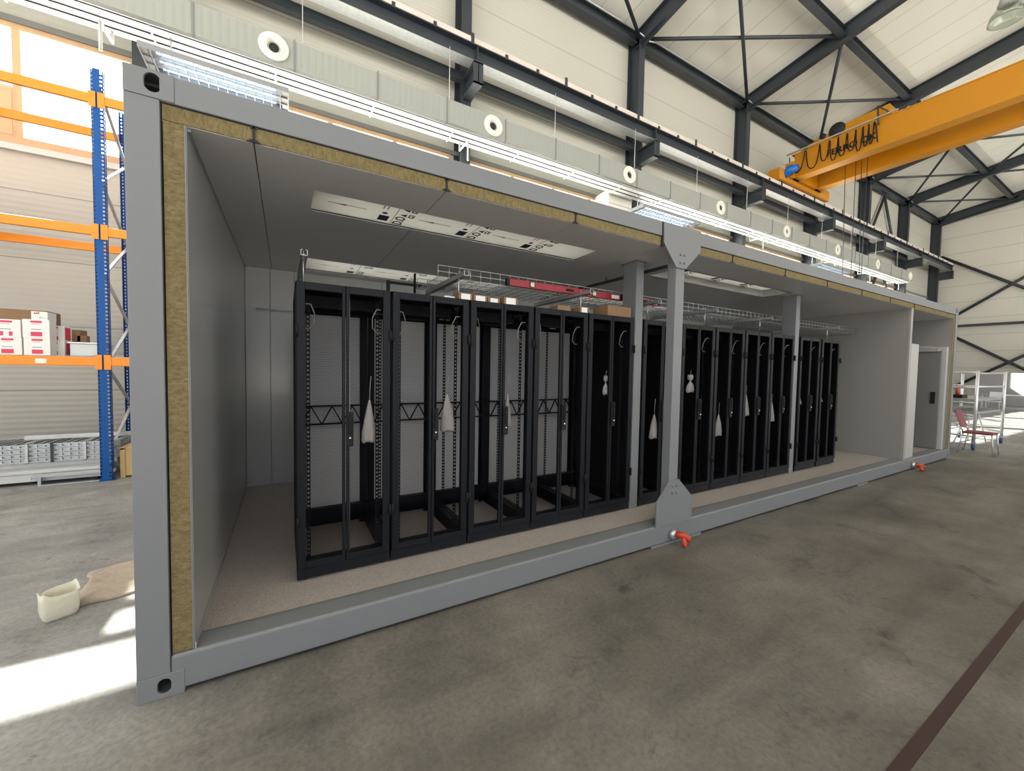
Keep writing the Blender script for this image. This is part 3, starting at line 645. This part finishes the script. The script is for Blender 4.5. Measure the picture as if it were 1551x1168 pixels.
# twist locks clamped to the bottom rail
def twist(x, label):
    t = thing('twist_lock', label, 'twist lock', (x, -0.05, 0.07), 'orange red locks on the bottom rail')
    MB().lathe([(0.0, -.045), (0.035, -.045), (0.045, -.03), (0.045, 0.0), (0.0, 0.0)], (x - .03, -0.001, 0.092), 'y', 20).build('collar', M['galv'], t)
    MB().tube([(x - .02, -.04, .10), (x + .02, -.09, .10), (x + .06, -.12, .075), (x + .055, -.12, .045)], [.03, .03, .028, .024], 10).tube([(x + .02, -.09, .09), (x + .01, -.12, .03), (x + .0, -.125, .004)], [.025, .022, .02], 10).build('hook', M['twist'], t)
twist(3.85, 'orange red lock on the bottom rail under the middle post'); twist(10.14, 'orange red lock on the bottom rail near its far right end')

# ================================================================== SERVER RACKS
RW, RD, RH, RY, RZ = 0.604, 1.0, 2.0, 0.47, 0.19
def make_rack():
    t = thing('server_rack', '', 'server rack', (0, 0, 0), 'black server racks in the container')
    g = dict(local=True)
    MB().box(0, RW, 0.012, .05, 0.015, 0.085).box(0, RW, RD - .04, RD, 0.015, 0.085).box(0, .035, .05, RD - .04, 0.015, 0.085).box(RW - .035, RW, .05, RD - .04, 0.015, 0.085).build('plinth', M['rack'], t, **g)
    for x in (0.05, RW - .05):
        for y in (0.06, RD - .06): MB().cyl((x, y, 0), (x, y, 0.02), 0.022, 12).build('foot', M['black'], t, **g)
    f = MB()
    for x in (0.0, RW - .04):
        for y in (0.03, RD - .05): f.box(x, x + .04, y, y + .05, 0.085, RH)
    for z in (0.085, RH - .05):
        f.box(0, RW, 0.03, 0.08, z, z + .05).box(0, RW, RD - .05, RD, z, z + .05)
        for x in (0, RW - .04): f.box(x, x + .04, .03, RD, z, z + .05)
    f.box(0.0, RW, RD - .12, RD - .06, 0.10, 0.19)
    f.build('frame', M['rack'], t, **g)
    MB().box(0.0, RW, 0.03, RD, RH - .008, RH).box(.06, RW - .06, .25, .32, RH - .13, RH - .05).box(.06, RW - .06, .55, .62, RH - .13, RH - .05).build('top_panel', M['rackin'], t, **g)
    for x in (0.001, RW - .005): MB().box(x, x + .004, 0.06, RD - .03, 0.10, RH - .02).build('side_panel', M['rackin'], t, **g)
    r = MB().box(.02, .06, RD - .02, RD - .004, .06, RH - .06).box(RW - .06, RW - .02, RD - .02, RD - .004, .06, RH - .06).box(.02, RW - .02, RD - .02, RD - .004, .06, .10).box(.02, RW - .02, RD - .02, RD - .004, RH - .10, RH - .06).build('rear_door', M['rack'], t, **g)
    MB().add([(.06, RD - .012, .10), (RW - .06, RD - .012, .10), (RW - .06, RD - .012, RH - .10), (.06, RD - .012, RH - .10)], [(0, 1, 2, 3)]).build('perforated_sheet', M['mesh'], r, **g)
    b = MB().box(.04, RW - .04, .93, .945, 1.085, 1.10).box(.04, RW - .04, .93, .945, .925, .94)
    xs_ = [.05 + i * .084 for i in range(7)]
    for i in range(6): b.bar((xs_[i], .937, 1.09 if i % 2 else .93), (xs_[i + 1], .937, .93 if i % 2 else 1.09), .01, .012, (0, 1, 0))
    b.build('lattice_brace', M['rackin'], t, **g)
    for x, y in ((.062, .10), (RW - .087, .10), (.062, .80), (RW - .087, .80)):
        q = MB().box(x, x + .006, y, y + .003, .12, RH - .06).box(x + .019, x + .025, y, y + .003, .12, RH - .06)
        for i in range(60): q.box(x + .006, x + .019, y, y + .003, .125 + i * .0302, .125 + i * .0302 + .016)
        q.build('mounting_rail', M['rackin'], t, **g)
    # two door leaves
    for side in (0, 1):
        a, c = (0.004, RW / 2 - .003) if side == 0 else (RW / 2 + .003, RW - .004)
        so, si = (.05, .020) if side == 0 else (.020, .05)
        d = MB().box(a, a + so, 0, .025, .09, RH - .004).box(c - si, c, 0, .025, .09, RH - .004).box(a + so, c - si, 0, .025, .09, .135).box(a + so, c - si, 0, .025, RH - .055, RH - .004)
        d = d.build('door_leaf', M['rack'], t, 0.003, True)
        MB().box(a + so - .004, c - si + .004, .010, .014, .13, RH - .05).build('pane', M['pane'], d, **g)
        xh = -.004 if side == 0 else RW - .014
        for z in (.37, 1.64):
            MB().box(xh, xh + .018, -.014, .012, z, z + .07).cyl((xh + .009, -.016, z - .006), (xh + .009, -.016, z + .076), .007, 8).build('hinge', M['black'], d, **g)
        if side:
            h = MB().box(a - .002, a + .044, -.022, 0.004, .895, 1.135).build('handle', M['black'], d, 0.006, True)
            MB().box(a + .010, a + .030, -.034, -.020, .985, 1.125).build('lever', M['rack'], h, 0.004, True)
            MB().cyl((a + .02, -.036, .955), (a + .02, -.02, .955), .0085, 14).build('lock', M['chrome'], h, **g)
            MB().tube([(a + .024, .033, .14), (a + .024, .033, RH - .06)], .0042, 6).build('lock_rod', M['galv'], d, **g)
    for s, x in ((1, .07), (-1, RW - .07)):
        MB().tube([(x - .01 * s, .05, 1.86), (x + .02 * s, .06, 1.86), (x + .045 * s, .08, 1.80), (x + .04 * s, .1, 1.73), (x + .01 * s, .1, 1.70), (x - .01 * s, .09, 1.70)], .0035, 6).build('earth_wire', M['wire'], t, **g)
    return t
rack0 = make_rack(); RM = []
RX = [0.683 + .614 * i for i in range(5)] + [3.885 + .620 * i for i in range(5)] + [7.145, 7.80]
ordn = ['first', 'second', 'third', 'fourth', 'fifth', 'sixth', 'seventh', 'eighth', 'ninth', 'tenth', 'eleventh', 'twelfth']
for i, x in enumerate(RX):
    r = rack0 if i == 0 else copy_tree(rack0)
    r.location = (x, RY, RZ)
    if i < 5:                                                             # the first five are bayed together: side panels only at the ends
        for q in [k for k in ALLKIDS(r) if k.name.startswith('side_panel')]:
            if (q.data.vertices[0].co.x < .1 and i > 0) or (q.data.vertices[0].co.x > .1 and i < 4): RM.append(q)
    extra = {0: 'black server rack at the left end of the row, clear view through', 4: 'black server rack just left of the first inner grey post, fifth of the row', 5: 'black server rack just right of the first inner grey post, sixth of the row',
             9: 'black server rack just left of the second inner post, tenth of the row', 10: 'black server rack just right of the second inner post, eleventh of the row', 11: 'black server rack at the far right end of the row'}
    r['label'] = extra.get(i, 'black server rack, %s of the row from the left' % ordn[i])

for q in RM: bpy.data.objects.remove(q)

# white bags hanging behind the panes
def bag(x, ztop, zbot, w, label, lean=0.0, string=0.17, bow=False, y=0.515):
    t = thing('parts_bag', label, 'bag', (x, y, zbot), 'white plastic bags hanging in the racks')
    h = ztop - zbot; n = 20; prof = [(0.0, .10), (.06, .22), (.2, .42), (.45, .72), (.75, .95), (.95, 1.0), (1.0, .92)]
    if bow: prof = [(0.0, .55), (.12, .7), (.25, .62), (.34, .16), (.4, .18), (.6, .75), (.85, .95), (1.0, .8)]
    vs = []; 
    for q, r in prof:
        for k in range(n):
            a = 2 * PI * k / n; wob = 1 + .10 * math.sin(5 * a + q * 6) + .05 * math.sin(9 * a - q * 4)
            vs.append((x + lean * q + w / 2 * r * math.cos(a) * wob, y + .024 * r * math.sin(a) * wob, ztop - h * q + .008 * math.sin(3 * a) * (q > .9)))
    fs = []
    for i in range(len(prof) - 1): fs += [(i * n + k, i * n + (k + 1) % n, (i + 1) * n + (k + 1) % n, (i + 1) * n + k) for k in range(n)]
    fs += [tuple(range(n)), tuple((len(prof) - 1) * n + k for k in range(n))]
    MB().add(vs, fs, 0, True).build('sack', M['bag'], t)
    MB().tube([(x, y, ztop - .005), (x + .004, y, ztop + string * .6), (x + .01, y, ztop + string)], .003, 6).build('string', M['bag'], t)
for a in ((1.148, 1.40, 1.095, .088, 'white bag behind the right pane of the first rack', -.01, .17), (1.735, 1.43, 1.135, .115, 'white flared bag behind the right pane of the second rack', .01, .14),
          (2.285, 1.43, 1.138, .075, 'white narrow bag beside the handle of the third rack', 0.0, .16), (3.41, 1.59, 1.40, .075, 'white knotted bag high behind the fifth rack door', 0.0, .05, True),
          (4.135, 1.17, .905, .135, 'white bag low behind the sixth rack door', 0.0, .17), (4.73, 1.61, 1.405, .15, 'white knotted bag high behind the seventh rack door', 0.0, .05, True),
          (5.30, 1.12, .855, .13, 'white bag low behind the eighth rack left pane', 0.0, .15), (5.88, 1.36, 1.08, .10, 'white bag behind the ninth rack left stile', .02, .12),
          (6.51, 1.25, .97, .10, 'white bag behind the tenth rack left stile', .02, .1), (7.24, 1.33, 1.19, .12, 'small white bag in the eleventh rack', .02, .05), (7.90, 1.33, 1.21, .10, 'small white bag in the twelfth rack', .02, .05)):
    bag(*a)

# ------------------------------------------------------------------ wire tray on struts above the racks
t = thing('wire_basket_tray', 'galvanised wire basket cable tray running above the server racks', 'cable tray', (5.7, 1.1, 2.40))
TX0, TX1, TY0, TY1, TZ = 1.74, 10.02, 0.77, 1.37, 2.402
lg = MB()
for y, z in [(TY0, TZ + .05), (TY0, TZ + .1), (TY1, TZ + .05), (TY1, TZ + .1)] + [(TY0 + i * .06, TZ) for i in range(11)]:
    lg.tube([(TX0, y, z), (TX1, y, z)], .0035, 5)
lg.build('long_wires', M['galv'], t)
cw = MB(); x = TX0
while x <= TX1 + .001:
    cw.tube([(x, TY0, TZ + .1), (x, TY0, TZ), (x, TY1, TZ), (x, TY1, TZ + .1)], .0035, 5); x += .0985
cw.build('cross_wires', M['galv'], t)
def strut(x, y0, y1, z, label, rods=True):
    t = thing('strut_channel', label, 'strut', (x, y0, z - .04), 'strut channels above the racks')
    MB().box(x - .02, x + .02, y0, y1, z - .0385, z - .0355).box(x - .02, x - .017, y0, y1, z - .0385, z).box(x + .017, x + .02, y0, y1, z - .0385, z).box(x - .02, x - .009, y0, y1, z - .003, z).box(x + .009, x + .02, y0, y1, z - .003, z).build('channel', M['galv'], t)
    if rods:
        for y in (y0 + .16, y1 - .06): MB().tube([(x, y, 2.19), (x, y, z + .03)], .005, 6).cyl((x, y, z), (x, y, z + .01), .011, 6).build('threaded_rod', M['galv'], t)
strut(0.735, 0.50, 1.40, 2.398, 'bare strut channel over the first rack, open end showing')
for x, l in ((1.85, 'strut channel under the left end of the wire tray'), (3.12, 'strut channel under the wire tray above the fourth rack'), (4.05, 'strut channel under the wire tray just right of the first inner post'), (5.05, 'strut channel under the wire tray above the seventh and eighth racks'),
             (6.25, 'strut channel under the wire tray above the ninth rack'), (8.2, 'strut channel under the far right part of the wire tray')):
    strut(x, 0.42, 1.40, 2.398, l)
# spirit levels on the struts
def level(x0, x1, label, tilt=0.0):
    t = thing('spirit_level', label, 'spirit level', (x0, .72, 2.40), 'red spirit levels on the struts'); y0, y1, z0, z1 = .705, .735, 2.399, 2.463
    MB().box(x0 + .03, x1 - .03, y0, y1, z0, z1).build('body', M['red'], t, 0.003)
    for a, b in ((x0, x0 + .03), (x1 - .03, x1)): MB().box(a, b, y0 - .002, y1 + .002, z0 - .000, z1 + .002).build('end_cap', M['black'], t)
    for u in (.19, .72): 
        x = x0 + (x1 - x0) * u
        w_ = MB().box(x - .028, x + .028, y0 - .003, y0, z0 + .008, z1 - .004).build('vial_window', M['black'], t); MB().box(x - .02, x + .02, y0 - .006, y0 - .002, z0 + .014, z1 - .010).build('vial', M['vial'], w_)
    x = x0 + (x1 - x0) * .5; MB().box(x - .05, x + .05, y0 - .001, y0, z0 + .02, z0 + .045).build('maker_mark', M['black'], t)
    MB().box(x1 - .16, x1 - .05, y0 - .001, y0, z0 + .012, z1 - .014).build('white_label', M['white'], t)
level(2.365, 3.80, 'long red spirit level across the struts, left of the first inner post'); level(3.92, 4.39, 'short red spirit level right of the first inner post')
# dark clamp bar and loose rod
t = thing('clamp_bar', 'dark bar clamp hanging at the left end of the wire tray', 'clamp', (1.6, 1.2, 2.5))
MB().box(1.50, 2.1, 1.60, 1.615, 2.47, 2.495).box(1.50, 1.53, 1.59, 1.625, 2.40, 2.50).build('bar', M['black'], t); MB().tube([(1.78, 1.6, 2.40), (1.78, 1.6, 2.60)], .012, 8).build('spindle', M['black'], t)
tag(MB().tube([(.33, 3.0, 2.29), (.75, 3.02, 2.29)], .006, 6).tube([(.75, 3.02, 2.29), (1.2, 3.04, 2.29)], .006, 6).build('threaded_rod', M['galv']), 'thin pale rod sticking out left of the first rack', 'rod')
# small cartons on top of the racks
def smallbox(x0, x1, y0, y1, h, label, lab=True, mat='card'):
    t = thing('small_carton', label, 'carton', ((x0 + x1) / 2, (y0 + y1) / 2, 2.19), 'small cartons on top of the racks')
    MB().box(x0, x1, y0, y1, 2.1905, 2.1905 + h).build('box', M[mat], t, 0.002)
    MB().box(x0 - .001, x1 + .001, (y0 + y1) / 2 - .02, (y0 + y1) / 2 + .02, 2.19 + h, 2.1915 + h).build('tape', M['wood'], t)
    if lab: MB().box(x0 + .02, x1 - .02, y0 - .001, y0, 2.198, 2.185 + h).build('paper_label', M['white'], t)
for a in ((1.745, 1.835, .62, .74, .035, 'flat pale carton left of the row of small cartons on the racks', True, 'white'), (1.845, 1.965, .56, .70, .062, 'small brown carton, leftmost of four in a row on the racks'), (1.975, 2.10, .56, .70, .058, 'small brown carton, second of four in a row on the racks'),
          (2.11, 2.22, .56, .70, .05, 'small brown carton, third of four in a row on the racks'), (2.25, 2.385, .54, .70, .066, 'brown carton, rightmost and largest of four in a row on the racks'), (2.83, 2.97, .56, .70, .055, 'brown carton on the fourth rack beneath the red level', False),
          (3.08, 3.19, .54, .68, .06, 'tilted brown carton at the right edge of the fourth rack'), (3.40, 3.72, .50, .72, .10, 'large plain brown carton against the first inner post', False)): smallbox(*a)
tag(MB().box(.74, 1.6, 1.1, 1.35, 2.1905, 2.24).build('plastic_sheet', M['bag'], None, 0.01), 'crumpled pale plastic sheet on the leftmost rack tops', 'plastic sheet')

# ================================================================== LEFT SIDE: pallet racking
T = thing('pallet_rack', 'blue and orange pallet racking along the wall left of the container', 'pallet rack', (-1.53, 5.5, 0))
def upright(x, y, sg):
    """C-section with punched front web and punched side flanges; sg=+1 faces -y"""
    f, bk = (y, y + .08) if sg > 0 else (y + .08, y)
    b = MB(); zt = 5.52; yf0, yf1 = (y, y + .004) if sg > 0 else (y + .076, y + .08)
    b.box(x - .04, x + .025, yf0, yf1, 0.01, zt).box(x - .06, x - .054, yf0, yf1, .01, zt).box(x + .054, x + .06, yf0, yf1, .01, zt).box(x + .025, x + .030, yf0, yf1, .01, zt)
    b.box(x - .06, x - .056, y, y + .08, .01, zt)
    b.box(x + .056, x + .06, y, y + .028, .01, zt).box(x + .056, x + .06, y + .05, y + .08, .01, zt)
    i = 0; z = .02
    while z < zt - .05:
        b.box(x - .054, x - .04, yf0, yf1, z, z + .028).box(x + .030, x + .054, yf0, yf1, z, z + .03); b.box(x + .056, x + .06, y + .028, y + .05, z, z + .028); z += .0515
    b.box(x - .075, x + .075, y - .02, y + .10, 0, .012)
    return b.build('upright', M['bluer'], T)
FR = [-7.17, -4.35, -1.53, 1.25]
for x in FR:
    upright(x, 5.0, 1); upright(x, 6.02, -1)
    z = .35; s = 0
    b = MB()
    while z < 5.2:
        y0, y1 = (5.06, 6.05) if s == 0 else (6.05, 5.06); b.bar((x + .01, y0, z), (x + .01, y1, z + .62), .02, .035, (1, 0, 0)); z += .62; s ^= 1
    b.bar((x + .01, 5.06, .3), (x + .01, 6.05, .3), .02, .035, (1, 0, 0)).build('frame_brace', M['galv'], T)
for i in range(3):
    a, b = FR[i] + .06, FR[i + 1] - .06
    for z in (1.585, 3.335, 5.06):
        for y in (4.985, 6.06):
            bm_ = MB().box(a, b, y, y + .05, z, z + .118).build('beam', M['orange'], T, 0.006)
            for x, xx in ((a, -1), (b, 1)):
                MB().box(x - .035 + .015 * xx, x + .035 + .015 * xx, y - .006 if y < 5.5 else y + .05, y if y < 5.5 else y + .056, z - .05, z + .15).build('end_connector', M['orange'], bm_)
for i in range(3):
    a, b = FR[i] + .06, FR[i + 1] - .06
    m = MB()
    for k in range(12): m.box(a + (b - a) * k / 12 + .05, a + (b - a) * k / 12 + .08, 5.03, 6.07, 1.703, 1.708)
    for k in range(9): m.box(a, b, 5.03 + k * .13, 5.035 + k * .13, 1.708, 1.712)
    m.build('mesh_deck', M['zinc'], T)
MB().box(-2.16, -2.06, 4.982, 4.9845, 1.61, 1.67).build('torn_sticker', M['white'], T)
# cartons on the first shelf
def carton(x0, x1, y0, y1, z0, z1, label, side=False, logo=False, taped=False):
    t = thing('white_carton', label, 'carton', ((x0 + x1) / 2, y0, z0), 'white cartons with red labels on the shelf')
    MB().box(x0, x1, y0, y1, z0, z1).build('box', M['carton'], t, 0.003)
    b = MB(); h = z1 - z0; w_ = x1 - x0
    if logo:
        add_text(b, 'ABB', .03, (x0 + .05, y0 - .001, z1 - .025), (1, 0, 0), (0, 0, 1), 0, 0.002); b.box(x0 + .07, x1 - .02, y0 - .001, y0, z0 + .02, z0 + .024, 2).box(x0 + .07, x1 - .05, y0 - .001, y0, z0 + .032, z0 + .036, 2)
    else:
        u0, u1 = x0 + w_ * .30, x0 + w_ * .72
        b.box(u0, u1, y0 - .001, y0, z0 + h * .06, z0 + h * .94, 1)
        b.box(u0, u1, y0 - .002, y0 - .001, z0 + h * .08, z0 + h * .32, 0).box(u0, u1, y0 - .002, y0 - .001, z0 + h * .82, z0 + h * .93, 0)
        b.box(u0 + .01, u1 - .02, y0 - .002, y0 - .001, z0 + h * .72, z0 + h * .78, 3).box(u0 + .005, u1 - .01, y0 - .002, y0 - .001, z0 + h * .44, z0 + h * .47, 2)
        if taped: b.box(u0 + .03, u1 - .03, y0 - .003, y0 - .002, z0 + h * .05, z0 + h * .4, 1)
    if side:
        ym = (y0 + y1) / 2; b.box(x1, x1 + .001, ym - .08, ym + .08, z0 + h * .1, z0 + h * .9, 0)
    b.build('label', [M['magenta'], M['white'], M['print'], M['pinkl']], t)
SZ = 1.713
carton(-2.55, -2.30, 5.06, 5.36, SZ, SZ + .22, 'white red labelled carton, lower left on the orange shelf', taped=False)
carton(-2.285, -2.05, 5.06, 5.24, SZ, SZ + .225, 'white red labelled carton, lower right on the orange shelf')
carton(-2.56, -2.305, 5.06, 5.36, SZ + .2205, SZ + .445, 'white carton with taped red label, upper left of the stack', taped=True)
carton(-2.292, -2.05, 5.06, 5.24, SZ + .2255, SZ + .46, 'white red labelled carton, upper right beneath the small box')
carton(-2.215, -2.068, 5.07, 5.30, SZ + .461, SZ + .565, 'small white carton with red lettering topmost on the stack', logo=True)
carton(-2.22, -1.985, 5.26, 5.50, SZ, SZ + .195, 'white carton with red side label, lower and behind the front stack', side=True)
carton(-2.22, -2.0, 5.31, 5.50, SZ + .1955, SZ + .41, 'white carton with red side label, upper and behind the front stack', side=True)
tag(MB().box(-2.85, -2.25, 5.55, 5.95, SZ, SZ + .62).build('brown_carton', M['card'], None, .004), 'large brown carton behind the white cartons on the shelf', 'carton')
tag(MB().box(-2.02, -1.93, 5.58, 5.8, SZ, SZ + .38).box(-1.97, -1.87, 5.58, 5.7, SZ, SZ + .30).build('brown_carton', M['card'], None, .004), 'narrow dark brown carton between the white cartons and the pale bin', 'carton')
t = thing('storage_bin', 'pale grey plastic bin on the shelf beside the blue upright', 'bin', (-1.72, 5.3, SZ))
MB().box(-1.90, -1.595, 5.15, 5.6, SZ, SZ + .17).build('tub', M['bin'], t, .01); MB().box(-1.915, -1.58, 5.13, 5.62, SZ + .17, SZ + .19).build('lid', M['white'], t, .004)
# unseen load added on the shelf further left to shade the floor
tag(MB().box(-4.2, -2.95, 5.05, 6.0, 3.46, 4.15).build('added_shade_load', M['card'], None, .01), 'unseen carton load added beyond the left edge to shade the floor', 'carton')
# gratings and profiles stored under the shelf
t = thing('grating_stack', 'stack of grey steel gratings tied with bands under the racking', 'gratings', (-2.6, 5.4, .27))
for k in range(4):
    z = .285 + .062 * k
    m = MB().box(-4.1, -1.45, 5.22, 5.24, z, z + .012).box(-4.1, -1.45, 5.22, 5.24, z + .045, z + .055).box(-4.1, -1.45, 5.92, 5.94, z, z + .055)
    for i in range(34): m.box(-4.08 + i * .078, -4.06 + i * .078, 5.24, 5.92, z + .01, z + .05)
    m.box(-4.1, -1.45, 5.26, 5.28, z + .005, z + .05).build('grating', M['galv'], t)
for x in (-3.2, -2.35, -2.12, -1.80):
    MB().box(x - .012, x + .012, 5.205, 5.955, .275, .285).box(x - .012, x + .012, 5.205, 5.215, .275, .54).box(x - .012, x + .012, 5.205, 5.955, .535, .542).build('band', M['steel'] if x in (-2.12, -3.2) else M['zinc'], t)
tag(MB().box(-4.2, -1.62, 5.12, 5.95, .05, .16).box(-4.2, -1.62, 5.1, 5.14, .16, .20).box(-4.2, -1.62, 5.1, 5.95, .20, .205).box(-4.1, -1.5, 5.3, 5.9, .205, .27).build('pale_profiles', M['zinc'], None, .004), 'pale sheet profiles lying beneath the gratings near the floor', 'profiles')
tag(MB().box(-2.25, -1.45, 5.03, 5.10, .115, .155).box(-2.26, -2.25, 5.03, 5.1, .10, .155).box(-2.2, -1.5, 5.04, 5.11, 0, .012).box(-2.2, -2.17, 5.05, 5.09, .012, .115).box(-1.6, -1.57, 5.05, 5.09, .012, .115).build('metal_channel', M['galv']), 'short galvanised channel lying in front of the pale profiles', 'channel')
tag(MB().box(-2.5, -1.1, 5.55, 5.60, .542, .60).build('metal_tube', M['galv'], None, .004), 'long square tube lying on top of the grating stack', 'tube')
for x in (-4.0, -2.9, -1.75): tag(MB().box(x, x + .09, 5.15, 5.9, 0, .05).build('support_block', M['dark']), 'dark support block under the pale profiles by the floor', 'block', 'dark blocks under the profiles')
t = thing('wooden_crate', 'light wooden crate on the floor behind the blue upright', 'crate', (-1.2, 5.3, 0))
MB().box(-1.42, -1.0, 5.14, 5.6, 0.02, .40).build('boards', M['wood'], t)
for x in (-1.42, -1.30, -1.12, -1.04): MB().box(x, x + .05, 5.12, 5.14, 0.0, .42).build('batten', M['wood'], t)
MB().box(-1.43, -.98, 5.12, 5.62, .40, .425).build('lid', M['wood'], t)

# cut canister and fleece rug on the floor
t = thing('cut_canister', 'cut open translucent plastic canister on the floor', 'canister', (-.645, 1.13, 0))
m = MB(); n = 32; rings = []
cx, cy, rz_ = -.648, 1.135, math.radians(28)
def se(a, rx, ry, e=0.38):
    c, s = math.cos(a), math.sin(a); return (rx * abs(c) ** e * (1 if c >= 0 else -1), ry * abs(s) ** e * (1 if s >= 0 else -1))
prof = [(.0, .0, .004), (.78, .0, .0), (.93, .0, .02), (1.0, .0, .06), (1.0, .0, .13), (1.03, 1, .172), (.98, 1, .172), (.95, 0, .13), (.95, 0, .06), (.8, 0, .012), (0, 0, .012)]
vs = []
for r_, top, z in prof:
    for k in range(n):
        a = 2 * PI * k / n; x, y = se(a, .085 * r_, .07 * r_); zz = z + (top * (.016 * math.sin(a * 2 + .5) + .006 * math.sin(5 * a)))
        vs.append((cx + x * math.cos(rz_) - y * math.sin(rz_), cy + x * math.sin(rz_) + y * math.cos(rz_), zz))
fs = []
for i in range(len(prof) - 1): fs += [(i * n + k, i * n + (k + 1) % n, (i + 1) * n + (k + 1) % n, (i + 1) * n + k) for k in range(n)]
m.add(vs, fs, 0, True).build('tub', M['canister'], t)
m = MB(); NX, NY = 34, 26; vs = []
P00, P10, P11, P01 = Vector((-.60, 1.19)), Vector((.02, 1.32)), Vector((-.1, 1.95)), Vector((-.69, 1.78))
def fz(u, v): return .03 + .012 * math.sin(u * 9 + v * 4) + .010 * math.sin(v * 13 - u * 5) + .006 * math.sin(u * 31) * math.sin(v * 27)
for j in range(NY + 1):
    for i in range(NX + 1):
        u, v = i / NX, j / NY; p = (P00 * (1 - u) + P10 * u) * (1 - v) + (P01 * (1 - u) + P11 * u) * v
        ed = .018 * math.sin(v * 11 + 1) * (u < .02) + .012 * math.sin(u * 15) * (v < .02)
        vs.append((p.x + ed, p.y + ed, fz(u, v) if 0 < i < NX and 0 < j < NY else .012 + .01 * math.sin(u * 8 + v * 6) ** 2))
k0 = len(vs); vs += [(v[0], v[1], 0.0) for v in vs]; W1 = NX + 1; fs = []
for j in range(NY):
    for i in range(NX): q = j * W1 + i; fs.append((q, q + 1, q + W1 + 1, q + W1)); fs.append((k0 + q, k0 + q + W1, k0 + q + W1 + 1, k0 + q + 1))
ring = [i for i in range(W1)] + [j * W1 + NX for j in range(1, NY + 1)] + [NY * W1 + i for i in range(NX - 1, -1, -1)] + [j * W1 for j in range(NY - 1, 0, -1)]
for a, b in zip(ring, ring[1:] + ring[:1]): fs.append((a, k0 + a, k0 + b, b))
tag(m.add(vs, fs, 0, True).build('fleece_rug', M['fleece']), 'rumpled beige fleece rug on the floor beside the container', 'rug')

# ================================================================== RIGHT SIDE: scaffold, chair, far furniture
t = thing('scaffold_tower', 'small aluminium rolling scaffold tower beyond the container', 'scaffold', (15, .4, 0))
PA, PB, PC, PD = (14.0, .03), (16.1, -.03), (16.5, .76), (14.35, .80)
for p in (PA, PB, PC, PD):
    MB().tube([(p[0], p[1], .17), (p[0], p[1], 1.78)], .028, 10).build('standard', M['alu'], t)
    c = MB().cyl((p[0], p[1] - .02, .075), (p[0], p[1] + .02, .075), .075, 18).build('caster', M['caster'], t); MB().box(p[0] - .03, p[0] + .03, p[1] - .035, p[1] + .035, .12, .18).build('fork', M['galv'], c)
for p, q in ((PA, PD), (PB, PC)):
    for z in (.30, .55, .78, 1.06, 1.40, 1.74): MB().tube([(p[0], p[1], z), (q[0], q[1], z)], .02, 8).build('rung', M['alu'], t)
for p, q in ((PA, PB), (PD, PC)):
    for z in (.28, 1.42): MB().tube([(p[0], p[1], z), (q[0], q[1], z)], .02, 8).build('rail', M['alu'], t)
for z, in ((1.09,), (.80,)):
    MB().prism([(PA[0], PA[1] + .03), (PB[0], PB[1] + .03), (PC[0], PC[1] - .03), (PD[0], PD[1] - .03)], 'z', z, z + .05).build('platform', M['grey'], t)
t = thing('drill_case', 'red and black tool lying on the scaffold platform', 'tool', (14.5, .4, 1.14))
MB().box(14.3, 14.7, .3, .6, 1.141, 1.22).build('case', M['black'], t, .01); MB().tube([(14.4, .4, 1.22), (14.45, .42, 1.38), (14.55, .46, 1.42)], .03, 8).build('handle', M['twist'], t)
t = thing('step_ladder', 'pale folding stepladder inside the scaffold tower', 'ladder', (15.2, .35, 0))
for x, x2 in ((15.3, 14.75), (15.3, 16.0)):
    for y in (.2, .5): MB().tube([(x, .3 + (y - .35) * .5, .78), (x2, y, .0)], .015, 6).build('stile', M['alu'], t)
for z in (.2, .4, .6): MB().box(14.85 + z * .5, 14.93 + z * .5, .2, .5, z, z + .02).build('tread', M['alu'], t)
def chair(x, y, rz, label, mat):
    t = thing('chair', label, 'chair', (x, y, 0), None, rz)
    MB().box(-.22, .22, -.22, .22, .43, .47).build('seat', mat, t, .015, True)
    MB().add([(-.2, .22, .56), (.2, .22, .56), (.2, .33, .92), (-.2, .33, .92), (-.2, .25, .55), (.2, .25, .55), (.2, .36, .91), (-.2, .36, .91)], [(0, 1, 2, 3), (7, 6, 5, 4), (0, 4, 5, 1), (1, 5, 6, 2), (2, 6, 7, 3), (3, 7, 4, 0)]).build('backrest', mat, t, .01, True)
    for sx_ in (-1, 1):
        MB().tube([(.2 * sx_, -.2, .44), (.22 * sx_, -.24, 0)], .011, 8).build('leg', M['galv'], t, local=True)
        MB().tube([(.2 * sx_, .2, .44), (.22 * sx_, .27, 0)], .011, 8).build('leg', M['galv'], t, local=True)
        MB().tube([(.19 * sx_, .2, .44), (.19 * sx_, .24, .56), (.19 * sx_, .34, .9)], .011, 8).build('back_post', M['galv'], t, local=True)
    return t
chair(13.53, -.14, 0.0, 'dark red chair with thin metal legs in front of the scaffold', M['seat'])
t = thing('far_table', 'long grey table by the far end wall', 'table', (33, 1.6, 0))
MB().box(31.5, 32.4, .2, 3.2, .72, .76).build('tabletop', M['grey'], t)
for x in (31.6, 32.3):
    for y in (.3, 3.1): MB().box(x - .03, x + .03, y - .03, y + .03, 0, .72).build('leg', M['galv'], t)
chair(30.9, 2.6, -PI / 2, 'far pale chair tucked at the left of the grey table', M['bin']); chair(30.9, 1.2, -PI / 2, 'far pale chair tucked at the right of the grey table', M['bin'])
tag(MB().box(36.5, 37.3, 1.5, 4.2, 0, 1.9).build('grey_cabinet', M['grey'], None, .02), 'low grey cabinet standing by the far end wall', 'cabinet')
